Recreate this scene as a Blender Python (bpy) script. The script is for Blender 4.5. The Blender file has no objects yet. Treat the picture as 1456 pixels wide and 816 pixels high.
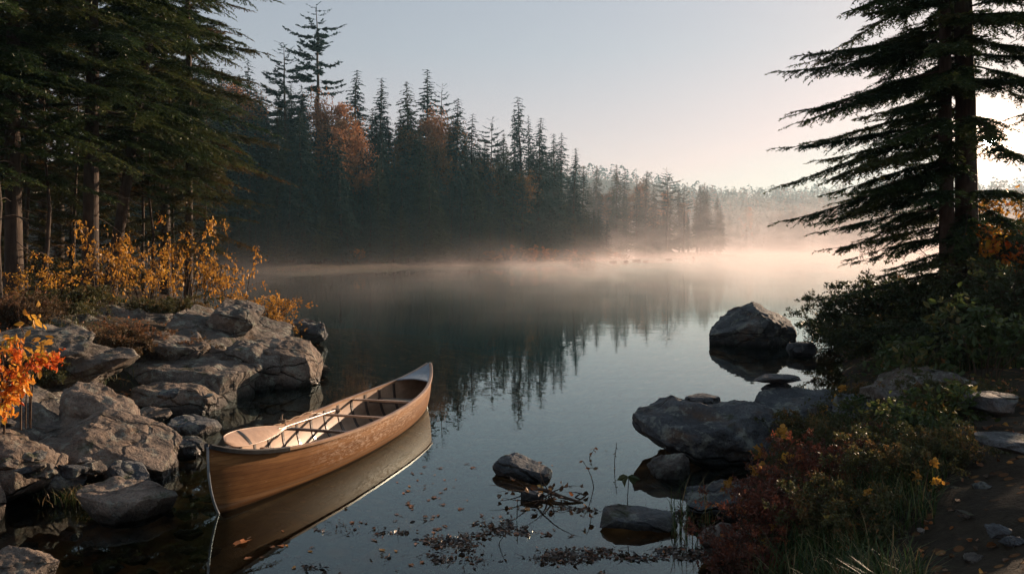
import bpy, math, random
import numpy as np
from math import radians, pi

SC = bpy.context.scene
COL = SC.collection

# ------------------------------------------------------------------ camera, sky, sun, exposure
CH = 2.1                 # eye height above the water
F = 1132.0               # focal length in photo pixels (1456 wide)
HZ = 355.0               # horizon row in the photo
cam_d = bpy.data.cameras.new('camera'); cam = bpy.data.objects.new('camera', cam_d); COL.objects.link(cam)
cam.location = (0, 0, CH); cam.rotation_euler = (radians(90), 0, 0)
cam_d.sensor_width = 36; cam_d.lens = 36 * F / 1456
cam_d.shift_y = -(408 - HZ) / 1456
cam_d.clip_start = 0.05; cam_d.clip_end = 12000
SC.camera = cam

SUN_AZ = radians(42)      # to the right of the view direction
SUN_EL = radians(11.5)
world = bpy.data.worlds.new('World'); SC.world = world; world.use_nodes = True
wn = world.node_tree; bg = wn.nodes['Background']
sky = wn.nodes.new('ShaderNodeTexSky'); sky.sky_type = 'NISHITA'; sky.sun_disc = False
sky.sun_elevation = SUN_EL; sky.sun_rotation = SUN_AZ
sky.air_density = 1.0; sky.dust_density = 0.5; sky.ozone_density = 2.0
gm = wn.nodes.new('ShaderNodeGamma'); gm.inputs[1].default_value = 0.5
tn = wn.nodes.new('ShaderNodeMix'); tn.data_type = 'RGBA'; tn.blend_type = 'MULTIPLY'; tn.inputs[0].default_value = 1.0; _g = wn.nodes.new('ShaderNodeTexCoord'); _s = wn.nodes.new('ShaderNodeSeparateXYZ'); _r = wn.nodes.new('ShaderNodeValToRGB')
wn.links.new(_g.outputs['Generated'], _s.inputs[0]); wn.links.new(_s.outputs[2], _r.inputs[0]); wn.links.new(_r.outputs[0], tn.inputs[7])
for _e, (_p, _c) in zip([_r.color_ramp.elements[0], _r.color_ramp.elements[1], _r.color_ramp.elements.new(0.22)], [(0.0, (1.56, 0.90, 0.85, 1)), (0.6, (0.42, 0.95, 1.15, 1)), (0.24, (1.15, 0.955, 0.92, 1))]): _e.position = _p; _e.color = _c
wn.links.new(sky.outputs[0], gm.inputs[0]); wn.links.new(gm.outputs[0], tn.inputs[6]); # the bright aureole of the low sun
_a, _e = math.atan((1407 - 728) / F), math.atan((HZ - 200) / math.hypot(F, 1407 - 728))
_d = wn.nodes.new('ShaderNodeVectorMath'); _d.operation = 'DOT_PRODUCT'; wn.links.new(_g.outputs['Generated'], _d.inputs[0]); _d.inputs[1].default_value = (math.sin(_a) * math.cos(_e), math.cos(_a) * math.cos(_e), math.sin(_e))
_c = wn.nodes.new('ShaderNodeMix'); _c.data_type = 'RGBA'; _c.blend_type = 'DARKEN'; _c.inputs[0].default_value = 1.0; _c.inputs[7].default_value = (3.6, 3.05, 2.85, 1)
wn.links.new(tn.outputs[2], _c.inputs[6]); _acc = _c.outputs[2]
for _pw, _c in ((20, (0.25, 0.10, 0.05, 1)), (400, (1.2, 0.6, 0.3, 1)), (2500, (30.0, 20.0, 13.0, 1))):
    _m = wn.nodes.new('ShaderNodeMath'); _m.operation = 'POWER'; wn.links.new(_d.outputs['Value'], _m.inputs[0]); _m.inputs[1].default_value = _pw; _m.use_clamp = True
    _x = wn.nodes.new('ShaderNodeMix'); _x.data_type = 'RGBA'; _x.blend_type = 'ADD'; _x.clamp_factor = False
    _v = wn.nodes.new('ShaderNodeMix'); _v.data_type = 'RGBA'; _v.inputs[6].default_value = (0, 0, 0, 1); _v.inputs[7].default_value = _c
    wn.links.new(_m.outputs[0], _v.inputs[0]); _x.inputs[0].default_value = 1.0; wn.links.new(_acc, _x.inputs[6]); wn.links.new(_v.outputs[2], _x.inputs[7]); _acc = _x.outputs[2]
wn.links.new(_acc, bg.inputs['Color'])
bg.inputs['Strength'].default_value = 0.134
sd = bpy.data.lights.new('sun', 'SUN'); sd.energy = 5.0; sd.angle = radians(0.5); sd.color = (1.0, 0.72, 0.50)
sun = bpy.data.objects.new('sun', sd); COL.objects.link(sun)
sv = np.array([math.sin(SUN_AZ) * math.cos(SUN_EL), math.cos(SUN_AZ) * math.cos(SUN_EL), math.sin(SUN_EL)])
from mathutils import Vector
sun.rotation_euler = Vector(sv.tolist()).to_track_quat('Z', 'Y').to_euler()
SC.view_settings.view_transform = 'Standard'; SC.view_settings.look = 'None'
SC.view_settings.exposure = 1.05; SC.view_settings.gamma = 1.0
SC.view_settings.use_curve_mapping = False
SC.render.engine = 'CYCLES'
cy = SC.cycles
cy.use_denoising = True
try: cy.denoiser = 'OPENIMAGEDENOISE'
except Exception: pass
cy.max_bounces = 8; cy.diffuse_bounces = 2; cy.glossy_bounces = 3; cy.transmission_bounces = 3
cy.transparent_max_bounces = 12; cy.volume_bounces = 0
cy.caustics_reflective = False; cy.caustics_refractive = False
cy.volume_max_steps = 64
cy.sample_clamp_indirect = 4.0
HAZE_D = 0.00032
MIST_D = 0.066

# ------------------------------------------------------------------ noise
def _hash(ix, iy, iz, seed):
    n = (ix * 374761393 + iy * 668265263 + iz * 1440662683 + seed * 974634777) & 0xffffffff
    n = ((n ^ (n >> 13)) * 1274126177) & 0xffffffff
    n = (n ^ (n >> 16)) & 0xffffffff
    return n.astype(np.float64) / 4294967295.0
def vnoise(p, seed=0):
    p = np.asarray(p, float)
    i = np.floor(p).astype(np.int64); f = p - i; f = f * f * f * (f * (f * 6 - 15) + 10)
    out = 0
    for dx in (0, 1):
        wx = f[:, 0] if dx else 1 - f[:, 0]
        for dy in (0, 1):
            wy = f[:, 1] if dy else 1 - f[:, 1]
            for dz in (0, 1):
                wz = f[:, 2] if dz else 1 - f[:, 2]
                out = out + wx * wy * wz * _hash(i[:, 0] + dx, i[:, 1] + dy, i[:, 2] + dz, seed)
    return out * 2 - 1
def fbm(p, seed=0, octv=4, lac=2.03, gain=0.5):
    a, s, o = 1.0, 0.0, 0
    p = np.asarray(p, float)
    for k in range(octv):
        o = o + a * vnoise(p, seed + k * 17); s += a; a *= gain; p = p * lac + 3.1
    return o / s
def ridged(p, seed=0, octv=3):
    a, s, o = 1.0, 0.0, 0
    for k in range(octv):
        o = o + a * (1 - 2 * np.abs(vnoise(p, seed + k * 31))); s += a; a *= 0.5; p = p * 2.1 + 1.7
    return o / s
def norm(v):
    return v / np.maximum(np.linalg.norm(v, axis=-1, keepdims=True), 1e-9)

# ------------------------------------------------------------------ photo helpers (rays to real distances)
def W(px, py, z=0.0):
    d = (CH - z) * F / (py - HZ); return np.array([(px - 728) / F * d, d, z])
def D(px, py, d):
    return np.array([(px - 728) / F * d, d, CH + (HZ - py) / F * d])

# ------------------------------------------------------------------ mesh building
class MB:
    def __init__(s): s.v = []; s.f = []; s.t = []; s.n = 0; s.m = []
    def add(s, verts, faces, tint=None, mat=0):
        verts = np.asarray(verts, float).reshape(-1, 3); faces = np.asarray(faces, np.int64)
        if len(faces) == 0: return
        s.v.append(verts); s.f.append(faces + s.n); s.n += len(verts)
        k = len(faces)
        s.t.append(np.full(k, 0.5) if tint is None else np.broadcast_to(np.asarray(tint, float), (k,)).copy())
        s.m.append(np.full(k, mat, np.int32))
    def mesh(s, name, mats, smooth=False, tint=True):
        me = bpy.data.meshes.new(name)
        v = np.concatenate(s.v).astype(np.float32)
        me.vertices.add(len(v)); me.vertices.foreach_set('co', v.ravel())
        idx = np.concatenate([f.ravel() for f in s.f]).astype(np.int32)
        cnt = np.concatenate([np.full(len(f), f.shape[1], np.int32) for f in s.f])
        start = np.concatenate([[0], np.cumsum(cnt)[:-1]]).astype(np.int32)
        me.loops.add(len(idx)); me.loops.foreach_set('vertex_index', idx)
        me.polygons.add(len(cnt)); me.polygons.foreach_set('loop_start', start)
        me.polygons.foreach_set('material_index', np.concatenate(s.m))
        me.polygons.foreach_set('use_smooth', np.full(len(cnt), bool(smooth)))
        if tint:
            a = me.attributes.new('tint', 'FLOAT', 'FACE'); a.data.foreach_set('value', np.concatenate(s.t).astype(np.float32))
        for m in (mats if isinstance(mats, (list, tuple)) else [mats]): me.materials.append(m)
        me.update(calc_edges=True)
        return me
    def build(s, name, mats, parent=None, smooth=False, loc=None, tint=True):
        return link(name, s.mesh(name, mats, smooth, tint), parent, loc)
def link(name, me, parent=None, loc=None):
    o = bpy.data.objects.new(name, me); COL.objects.link(o)
    if parent is not None: o.parent = parent
    if loc is not None: o.location = tuple(float(c) for c in loc)
    return o
def empty(name, loc=(0, 0, 0), rz=0.0, sc=None):
    o = link(name, None, None, loc); o.rotation_euler = (0, 0, rz)
    if sc is not None: o.scale = sc if hasattr(sc, '__len__') else (sc, sc, sc)
    o.empty_display_size = 0.2
    return o
def tag(o, label=None, cat=None, group=None, kind=None):
    if label: o['label'] = label
    if cat: o['category'] = cat
    if group: o['group'] = group
    if kind: o['kind'] = kind
    return o

def tube(mb, pts, rad, sides=8, tint=0.5, mat=0, cap=True):
    pts = np.asarray(pts, float); n = len(pts); rad = np.broadcast_to(np.asarray(rad, float), (n,))
    t = norm(np.gradient(pts, axis=0))
    ref = np.array([0.0, 0, 1]) if abs(t[0][2]) < 0.9 else np.array([1.0, 0, 0])
    u = norm(np.cross(t, ref)); w = np.cross(t, u)
    a = np.arange(sides) / sides * 2 * pi
    ring = pts[:, None, :] + rad[:, None, None] * (np.cos(a)[None, :, None] * u[:, None, :] + np.sin(a)[None, :, None] * w[:, None, :])
    v = ring.reshape(-1, 3); f = []
    i = np.arange(n - 1)[:, None] * sides; j = np.arange(sides)[None, :]; j2 = (j + 1) % sides
    f = np.stack([i + j, i + j2, i + sides + j2, i + sides + j], -1).reshape(-1, 4)
    mb.add(v, f, tint, mat)
    if cap:
        for k, sgn in ((0, 1), (n - 1, -1)):
            c = np.vstack([ring[k], pts[k]]); q = np.arange(sides)
            tri = np.stack([q, np.full(sides, sides), (q + 1) % sides], -1)
            if sgn < 0: tri = tri[:, ::-1]
            mb.add(c, tri, tint, mat)
def box(mb, c, s, R=None, tint=0.5, mat=0, bev=0.0):
    h = np.asarray(s, float) / 2
    co = np.array([[x, y, z] for x in (-1, 1) for y in (-1, 1) for z in (-1, 1)], float) * h
    if R is not None: co = co @ np.asarray(R).T
    mb.add(co + np.asarray(c), [[0, 1, 3, 2], [4, 6, 7, 5], [0, 4, 5, 1], [2, 3, 7, 6], [0, 2, 6, 4], [1, 5, 7, 3]], tint, mat)

# ------------------------------------------------------------------ materials
def mat(name):
    m = bpy.data.materials.new(name); m.use_nodes = True
    nt = m.node_tree; nt.nodes.clear()
    return m, nt
class N:
    def __init__(s, nt): s.nt = nt
    def node(s, t, ins=None, **kw):
        n = s.nt.nodes.new(t)
        for k, v in kw.items(): setattr(n, k, v)
        for k, v in (ins or {}).items(): s.set(n.inputs[k], v)
        return n
    def set(s, sock, v):
        if isinstance(v, bpy.types.NodeSocket): s.nt.links.new(v, sock)
        elif isinstance(v, bpy.types.Node): s.nt.links.new(v.outputs[0], sock)
        else:
            if hasattr(sock.default_value, '__len__') and hasattr(v, '__len__') and len(sock.default_value) == 4 and len(v) == 3: v = (*v, 1)
            sock.default_value = v
    def noise(s, scale, detail=4, rough=0.55, vec=None, dist=0.0):
        n = s.node('ShaderNodeTexNoise', {'Scale': scale, 'Detail': detail, 'Roughness': rough, 'Distortion': dist})
        if vec is not None: s.set(n.inputs['Vector'], vec)
        return n.outputs[0]
    def ramp(s, fac, stops, interp='LINEAR'):
        n = s.node('ShaderNodeValToRGB'); s.set(n.inputs[0], fac); cr = n.color_ramp; cr.interpolation = interp
        while len(cr.elements) < len(stops): cr.elements.new(0.5)
        for e, (p, c) in zip(cr.elements, stops): e.position = p; e.color = (*c, 1) if len(c) == 3 else c
        return n.outputs[0]
    def mix(s, f, a, b, mode='MIX'):
        n = s.node('ShaderNodeMix', data_type='RGBA', blend_type=mode)
        s.set(n.inputs[0], f); s.set(n.inputs[6], a); s.set(n.inputs[7], b); return n.outputs[2]
    def math(s, op, a, b=0.0, clamp=False):
        n = s.node('ShaderNodeMath', operation=op, use_clamp=clamp); s.set(n.inputs[0], a); s.set(n.inputs[1], b); return n.outputs[0]
    def mapr(s, v, a, b, c=0.0, d=1.0):
        n = s.node('ShaderNodeMapRange'); s.set(n.inputs[0], v); n.inputs[1].default_value = a; n.inputs[2].default_value = b
        n.inputs[3].default_value = c; n.inputs[4].default_value = d; return n.outputs[0]
    def bump(s, h, strength=0.5, dist=0.02, normal=None):
        n = s.node('ShaderNodeBump', {'Strength': strength, 'Distance': dist}); s.set(n.inputs['Height'], h)
        if normal is not None: s.set(n.inputs['Normal'], normal)
        return n.outputs[0]
    def scaled(s, vec, sc, rot=(0, 0, 0)):
        n = s.node('ShaderNodeMapping'); s.set(n.inputs['Vector'], vec); n.inputs['Scale'].default_value = sc; n.inputs['Rotation'].default_value = rot
        return n.outputs[0]
    def out(s, surf, vol=None):
        o = s.node('ShaderNodeOutputMaterial')
        if surf is not None: s.nt.links.new(surf.outputs[0] if isinstance(surf, bpy.types.Node) else surf, o.inputs['Surface'])
        if vol is not None: s.nt.links.new(vol.outputs[0], o.inputs['Volume'])
    def bsdf(s, col, rough=0.8, normal=None, spec=0.3, **kw):
        n = s.node('ShaderNodeBsdfPrincipled'); s.set(n.inputs['Base Color'], col); s.set(n.inputs['Roughness'], rough)
        s.set(n.inputs['Specular IOR Level'], spec)
        if normal is not None: s.set(n.inputs['Normal'], normal)
        for k, v in kw.items(): s.set(n.inputs[k], v)
        return n

def m_leaf(name, stops, trans=0.45, rough=0.55, spec=0.3, patch=None):
    """foliage: colour by the leaf's own tint value, light coming through"""
    m, nt = mat(name); g = N(nt)
    a = g.node('ShaderNodeAttribute', attribute_name='tint')
    c = g.ramp(a.outputs['Fac'], stops)
    geo = g.node('ShaderNodeNewGeometry')
    if patch is not None:
        nz = g.noise(patch[0], 2, 0.5, vec=geo.outputs['Position'])
        c = g.mix(g.mapr(nz, 0.45, 0.65), c, patch[1])
    b = g.bsdf(c, rough, spec=spec)
    if trans > 0:
        tl = g.node('ShaderNodeBsdfTranslucent'); g.set(tl.inputs['Color'], c)
        mx = g.node('ShaderNodeMixShader', {'Fac': trans}); g.set(mx.inputs[1], b); g.set(mx.inputs[2], tl)
        g.out(mx)
    else: g.out(b)
    return m
def m_bark(name, c1, c2, scale=14, streak=6.0, rough=0.9):
    m, nt = mat(name); g = N(nt)
    tc = g.node('ShaderNodeTexCoord'); v = g.scaled(tc.outputs['Object'], (1, 1, 1 / streak))
    n1 = g.noise(scale, 5, 0.65, vec=v); n2 = g.noise(scale * 0.18, 3, 0.5, vec=tc.outputs['Object'])
    c = g.ramp(n1, [(0.3, c1), (0.7, c2)])
    c = g.mix(g.mapr(n2, 0.5, 0.75), c, (c2[0] * 1.3, c2[1] * 1.35, c2[2] * 1.3))
    g.out(g.bsdf(c, rough, g.bump(n1, 0.9, 0.03)))
    return m
def m_rock(name, dark, mid, pale, lichen=0.3, wet=0.12):
    m, nt = mat(name); g = N(nt)
    tc = g.node('ShaderNodeTexCoord'); geo = g.node('ShaderNodeNewGeometry'); P = geo.outputs['Position']
    n1 = g.noise(2.3, 6, 0.62, vec=P, dist=0.4); n2 = g.noise(38, 4, 0.7, vec=P); n3 = g.noise(9, 5, 0.65, vec=P)
    c = g.ramp(n1, [(0.28, dark), (0.5, mid), (0.72, pale)])
    c = g.mix(0.55, c, g.ramp(n2, [(0.32, (0.25, 0.24, 0.23)), (0.5, (0.5, 0.5, 0.5)), (0.68, (0.78, 0.75, 0.7))]), 'OVERLAY')
    sp = g.node('ShaderNodeTexVoronoi', {'Scale': 90.0}); g.set(sp.inputs['Vector'], P)
    c = g.mix(g.mapr(sp.outputs['Color'], 0.72, 0.8, 0, 0.5), c, (0.04, 0.04, 0.042))
    ln = g.noise(5.0, 6, 0.75, vec=P); lf = g.mapr(ln, 0.54, 0.60, 0, lichen * 1.5)
    oc = g.noise(1.6, 5, 0.7, vec=g.scaled(P, (1, 1, 2.5), (0.4, 0, 2.0)))
    c = g.mix(g.mapr(oc, 0.52, 0.68, 0, 0.55), c, (0.17, 0.095, 0.045))
    c = g.mix(lf, c, (0.30, 0.31, 0.25))
    ms = g.noise(3.1, 5, 0.7, vec=g.scaled(P, (1, 1, 1), (0, 0, 1.3)))
    up = g.node('ShaderNodeSeparateXYZ', {'Vector': geo.outputs['Normal']})
    mf = g.math('MULTIPLY', g.mapr(ms, 0.58, 0.66, 0, 0.8), g.mapr(up.outputs[2], 0.2, 0.8))
    c = g.mix(mf, c, (0.045, 0.05, 0.018))
    # the wet, algae-stained band at the waterline
    z = g.node('ShaderNodeSeparateXYZ', {'Vector': P}).outputs[2]
    zz = g.math('ADD', z, g.math('MULTIPLY', g.math('SUBTRACT', n3, 0.5), 0.16))
    wf = g.mapr(zz, wet * 0.5, wet + 0.04, 1.0, 0.0)
    c = g.mix(g.math('MULTIPLY', wf, 0.82), c, (0.012, 0.011, 0.009))
    rough = g.mix(wf, (0.82,) * 3, (0.28,) * 3)
    crk = g.node('ShaderNodeTexVoronoi', {'Scale': 1.7}, feature='DISTANCE_TO_EDGE')
    wv = g.node('ShaderNodeMixRGB', {'Fac': 0.35}); g.set(wv.inputs[1], g.scaled(P, (0.7, 1, 2.2), (0.25, 0.15, 0.3)))
    nz3 = g.node('ShaderNodeTexNoise', {'Scale': 2.0, 'Detail': 4}); g.set(nz3.inputs['Vector'], P); g.set(wv.inputs[2], nz3.outputs['Color'])
    g.set(crk.inputs['Vector'], wv.outputs[0])
    cr = g.mapr(crk.outputs['Distance'], 0.0, 0.035)
    h = g.math('ADD', g.math('MULTIPLY', n3, 1.0), g.math('MULTIPLY', n2, 0.28))
    h = g.math('ADD', h, g.math('MULTIPLY', cr, 0.8))
    h2 = g.noise(140, 2, 0.6, vec=P)
    h = g.math('ADD', h, g.math('MULTIPLY', h2, 0.08))
    g.out(g.bsdf(c, rough, g.bump(h, 1.0, 0.07), spec=0.25))
    return m

M = {}
M['spruce'] = m_leaf('spruce_needles', [(0.0, (0.010, 0.022, 0.010)), (0.55, (0.045, 0.080, 0.026)), (0.85, (0.11, 0.12, 0.035)), (1.0, (0.13, 0.085, 0.03))], 0.3, 0.5)
M['spruce_warm'] = m_leaf('yellowing_needles', [(0.0, (0.018, 0.030, 0.010)), (0.5, (0.06, 0.065, 0.02)), (0.8, (0.14, 0.085, 0.03)), (1.0, (0.24, 0.10, 0.03))], 0.35, 0.5)
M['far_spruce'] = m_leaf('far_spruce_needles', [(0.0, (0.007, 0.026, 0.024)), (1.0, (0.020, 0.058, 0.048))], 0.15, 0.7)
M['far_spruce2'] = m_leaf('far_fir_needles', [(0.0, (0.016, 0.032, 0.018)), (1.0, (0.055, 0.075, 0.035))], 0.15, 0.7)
M['orange_far'] = m_leaf('autumn_leaves_orange', [(0.0, (0.12, 0.06, 0.03)), (0.5, (0.32, 0.14, 0.06)), (1.0, (0.48, 0.22, 0.09))], 0.35, 0.7)
M['brown_far'] = m_leaf('autumn_leaves_brown', [(0.0, (0.07, 0.06, 0.03)), (0.5, (0.16, 0.09, 0.035)), (1.0, (0.28, 0.13, 0.05))], 0.35, 0.7)
M['gold'] = m_leaf('golden_leaves', [(0.0, (0.09, 0.08, 0.02)), (0.3, (0.30, 0.15, 0.03)), (0.6, (0.60, 0.31, 0.05)), (0.85, (0.70, 0.40, 0.06)), (1.0, (0.55, 0.15, 0.03))], 0.5, 0.45)
M['red'] = m_leaf('red_orange_leaves', [(0.0, (0.20, 0.26, 0.03)), (0.25, (0.70, 0.40, 0.05)), (0.6, (0.75, 0.20, 0.03)), (1.0, (0.50, 0.025, 0.02))], 0.5, 0.4)
M['olive'] = m_leaf('dull_olive_leaves', [(0.0, (0.04, 0.05, 0.018)), (0.6, (0.09, 0.085, 0.03)), (1.0, (0.26, 0.12, 0.04))], 0.4, 0.55)
M['rust'] = m_leaf('rust_brown_leaves', [(0.0, (0.05, 0.045, 0.022)), (0.5, (0.12, 0.075, 0.035)), (1.0, (0.22, 0.10, 0.05))], 0.4, 0.6)
M['dark'] = m_leaf('dark_green_leaves', [(0.0, (0.016, 0.030, 0.012)), (0.7, (0.045, 0.06, 0.02)), (0.93, (0.07, 0.07, 0.022)), (1.0, (0.35, 0.15, 0.04))], 0.3, 0.5)
M['green'] = m_leaf('green_leaves', [(0.0, (0.03, 0.055, 0.018)), (0.6, (0.06, 0.085, 0.025)), (0.88, (0.16, 0.13, 0.04)), (1.0, (0.45, 0.16, 0.04))], 0.4, 0.45)
M['crimson'] = m_leaf('crimson_leaves', [(0.0, (0.04, 0.03, 0.018)), (0.5, (0.12, 0.045, 0.03)), (0.85, (0.28, 0.08, 0.04)), (1.0, (0.6, 0.25, 0.07))], 0.4, 0.45)
M['grass'] = m_leaf('grass_blades', [(0.0, (0.02, 0.045, 0.012)), (0.6, (0.05, 0.085, 0.02)), (0.85, (0.15, 0.14, 0.05)), (1.0, (0.30, 0.20, 0.09))], 0.35, 0.45)
M['litter'] = m_leaf('fallen_leaves', [(0.0, (0.07, 0.04, 0.02)), (0.4, (0.20, 0.09, 0.04)), (0.8, (0.45, 0.16, 0.05)), (1.0, (0.65, 0.35, 0.08))], 0.2, 0.45)
M['debris'] = m_leaf('waterlogged_leaves', [(0.0, (0.035, 0.03, 0.028)), (0.6, (0.13, 0.09, 0.06)), (0.9, (0.26, 0.13, 0.08)), (1.0, (0.5, 0.22, 0.1))], 0.1, 0.35, 0.5)
M['bark'] = m_bark('dark_spruce_bark', (0.022, 0.017, 0.013), (0.085, 0.06, 0.045))
M['bark_grey'] = m_bark('grey_bark', (0.05, 0.045, 0.04), (0.16, 0.14, 0.12))
M['bark_pale'] = m_bark('pale_dead_bark', (0.14, 0.13, 0.12), (0.34, 0.31, 0.28), 8, 10)
M['twig'] = m_bark('twig_bark', (0.03, 0.02, 0.014), (0.09, 0.055, 0.035), 30)
M['rock'] = m_rock('shore_granite', (0.08, 0.062, 0.049), (0.175, 0.134, 0.105), (0.30, 0.235, 0.185))
M['rock2'] = m_rock('grey_shore_granite', (0.062, 0.053, 0.045), (0.135, 0.114, 0.096), (0.25, 0.212, 0.18), 0.45)
M['rock_dark'] = m_rock('dark_lake_rock', (0.045, 0.047, 0.05), (0.085, 0.09, 0.095), (0.17, 0.175, 0.175), 0.35, 0.07)

# ------------------------------------------------------------------ terrain
LAKE = np.array([(-6.5, 5.6), (-5, 4.6), (-3, 3.9), (0, 3.6), (1.15, 4.3), (1.45, 5.3), (1.75, 6.3), (2.35, 7.2), (3.2, 8.6), (3.9, 10), (4.9, 11.8), (6.2, 15), (7.6, 19),
    (10.5, 25), (17, 34), (31, 48), (52, 75), (85, 120), (140, 200), (215, 300), (240, 350), (220, 410), (150, 415), (95, 385), (64, 310), (72, 255), (54, 222),
    (34, 211), (20, 195), (16, 174), (22, 158), (12, 136), (3.5, 113), (-10.8, 95), (-20.8, 79), (-34, 69), (-46, 60), (-47, 48), (-32, 39), (-17, 31), (-9, 25.5),
    (-6.3, 21.5), (-5.4, 18), (-4.3, 15), (-3.35, 13.4), (-4.0, 12.2), (-4.4, 10.8), (-4.9, 9.8), (-3.7, 8.3), (-3.6, 7.5), (-4.6, 6.9), (-6, 6.4)], float)
def sdist(x, y):
    """signed distance to the lake's edge, positive on land"""
    p = np.stack([np.ravel(x), np.ravel(y)], -1).astype(float)
    best = np.full(len(p), 1e9); inside = np.zeros(len(p), bool)
    for i in range(len(LAKE)):
        a = LAKE[i]; b = LAKE[(i + 1) % len(LAKE)]; ab = b - a
        t = np.clip(((p - a) @ ab) / (ab @ ab), 0, 1)
        best = np.minimum(best, np.hypot(*(p - a - t[:, None] * ab).T))
        c = ((a[1] > p[:, 1]) != (b[1] > p[:, 1]))
        with np.errstate(divide='ignore', invalid='ignore'):
            xi = a[0] + (p[:, 1] - a[1]) * (b[0] - a[0]) / (b[1] - a[1] if b[1] != a[1] else 1e-9)
        inside ^= c & (p[:, 0] < xi)
    return np.where(inside, -best, best).reshape(np.shape(x))
def sstep(v, a, b):
    t = np.clip((v - a) / (b - a), 0, 1); return t * t * (3 - 2 * t)
def hgt(x, y):
    x = np.asarray(x, float); y = np.asarray(y, float); shp = x.shape
    x = x.ravel(); y = y.ravel()
    s = sdist(x, y)
    q = np.stack([x, y, np.zeros_like(x)], -1)
    s = s + np.clip(np.abs(s) * 0.25 + 0.1, 0, 6) * fbm(q * 0.35, 5, 3) * 0.5
    sp = np.maximum(s, 0); sn = np.maximum(-s, 0)
    left = 1.35 * (1 - np.exp(-sp / 3.2)) + 0.02 * np.minimum(sp, 40)
    right = 0.85 * (1 - np.exp(-sp / 1.7)) + 0.05 * np.minimum(sp, 12)
    near = np.where(x < 0, left, right)
    hillL = 0.9 * (1 - np.exp(-sp / 2)) + 13 * sstep(sp, 0, 55)
    wl = sstep(y, 42, 70) * (1 - sstep(x, 30, 60))
    far = 0.8 * (1 - np.exp(-sp / 3)) + 0.03 * np.minimum(sp, 60) + 80 * sstep(sp, 40, 420) * (0.75 + 0.45 * fbm(q * 0.004, 9, 3)) * (1 - 0.35 * sstep(x, 150, 700))
    wf = sstep(y, 190, 240)
    wr = sstep(x, 20, 60) * (1 - wf)
    low = 1.0 * (1 - np.exp(-sp / 3)) + 0.02 * np.minimum(sp, 200)
    h = near * (1 - wl) + hillL * wl
    h = h * (1 - wr) + low * wr
    h = h * (1 - wf) + far * wf
    bed = -0.06 - 0.30 * (1 - np.exp(-sn / 0.9)) - 0.16 * np.maximum(0, sn - 1.6)
    bed = np.maximum(bed, -3.5)
    h = np.where(s > 0, h + 0.02, bed)
    a = np.clip(np.abs(s) * 0.2, 0.02, 0.12)
    h = h + a * fbm(q * 1.3, 2, 4) + np.clip(np.hypot(x, y) / 400, 0, 1) * 2 * fbm(q * 0.02, 4, 3) * (s > 30)
    return h.reshape(shp)
def gz(x, y): return float(hgt(np.array([x]), np.array([y]))[0])

u = np.linspace(-1, 1, 480); gx = 6.0 * np.sinh(u * math.asinh(2800 / 6.0))
v = np.linspace(-math.asinh(70 / 6.0), math.asinh(3000 / 6.0), 460); gy = 8 + 6.0 * np.sinh(v)
X, Y = np.meshgrid(gx, gy); Z = hgt(X, Y)
nx, ny = len(gx), len(gy)
i = np.arange(ny - 1)[:, None] * nx + np.arange(nx - 1)[None, :]
mb = MB(); mb.add(np.stack([X, Y, Z], -1).reshape(-1, 3), np.stack([i, i + 1, i + nx + 1, i + nx], -1).reshape(-1, 4))
m, nt = mat('forest_soil'); g = N(nt); geo = g.node('ShaderNodeNewGeometry'); P = geo.outputs['Position']
n1 = g.noise(0.9, 5, 0.6, vec=P); n2 = g.noise(14, 5, 0.7, vec=P); n3 = g.noise(70, 3, 0.7, vec=P)
c = g.ramp(n1, [(0.3, (0.022, 0.018, 0.013)), (0.55, (0.05, 0.038, 0.025)), (0.75, (0.045, 0.05, 0.02))])
c = g.mix(0.6, c, g.ramp(n2, [(0.3, (0.2, 0.18, 0.16)), (0.7, (0.8, 0.78, 0.75))]), 'OVERLAY')
vo = g.node('ShaderNodeTexVoronoi', {'Scale': 11.0, 'Randomness': 1.0}); g.set(vo.inputs['Vector'], g.node('ShaderNodeVectorMath', {0: P, 1: g.node('ShaderNodeTexNoise', {'Scale': 6.0}).outputs['Color']}, operation='ADD'))
lf = g.mapr(vo.outputs['Distance'], 0.30, 0.38, 1, 0)
pick = g.node('ShaderNodeSeparateColor', {0: vo.outputs['Color']})
lf = g.math('MULTIPLY', lf, g.mapr(pick.outputs[0], 0.45, 0.5))
lc = g.ramp(pick.outputs[1], [(0.0, (0.09, 0.045, 0.02)), (0.6, (0.22, 0.09, 0.03)), (1.0, (0.36, 0.18, 0.06))])
c = g.mix(g.math('MULTIPLY', lf, 0.6), c, lc)
# stones on the lake bed
z = g.node('ShaderNodeSeparateXYZ', {'Vector': P}).outputs[2]
vs = g.node('ShaderNodeTexVoronoi', {'Scale': 4.2}); g.set(vs.inputs['Vector'], g.scaled(P, (1, 0.8, 1)))
sc_ = g.ramp(vs.outputs['Color'], [(0.0, (0.08, 0.05, 0.03)), (0.5, (0.24, 0.135, 0.07)), (1.0, (0.42, 0.26, 0.13))])
bedc = g.mix(g.mapr(vs.outputs['Distance'], 0.2, 0.5, 0.85, 0.35), c, sc_)
c = g.mix(g.mapr(z, -0.12, -0.02, 1, 0), c, bedc)
c = g.mix(g.mapr(z, -1.5, -0.65, 1, 0), c, (0.012, 0.10, 0.14))  # teal light scattered by deep water, painted into the bed colour
hh = g.math('ADD', g.math('ADD', g.math('MULTIPLY', n2, 0.6), g.math('MULTIPLY', n3, 0.25)), g.math('MULTIPLY', lf, 0.25))
g.out(g.bsdf(c, 0.95, g.bump(hh, 0.9, 0.05), spec=0.15))
M['soil'] = m
o = mb.build('ground', m, smooth=True); tag(o, 'dark forest floor sloping down into the lake bed', 'ground', kind='structure')

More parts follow.
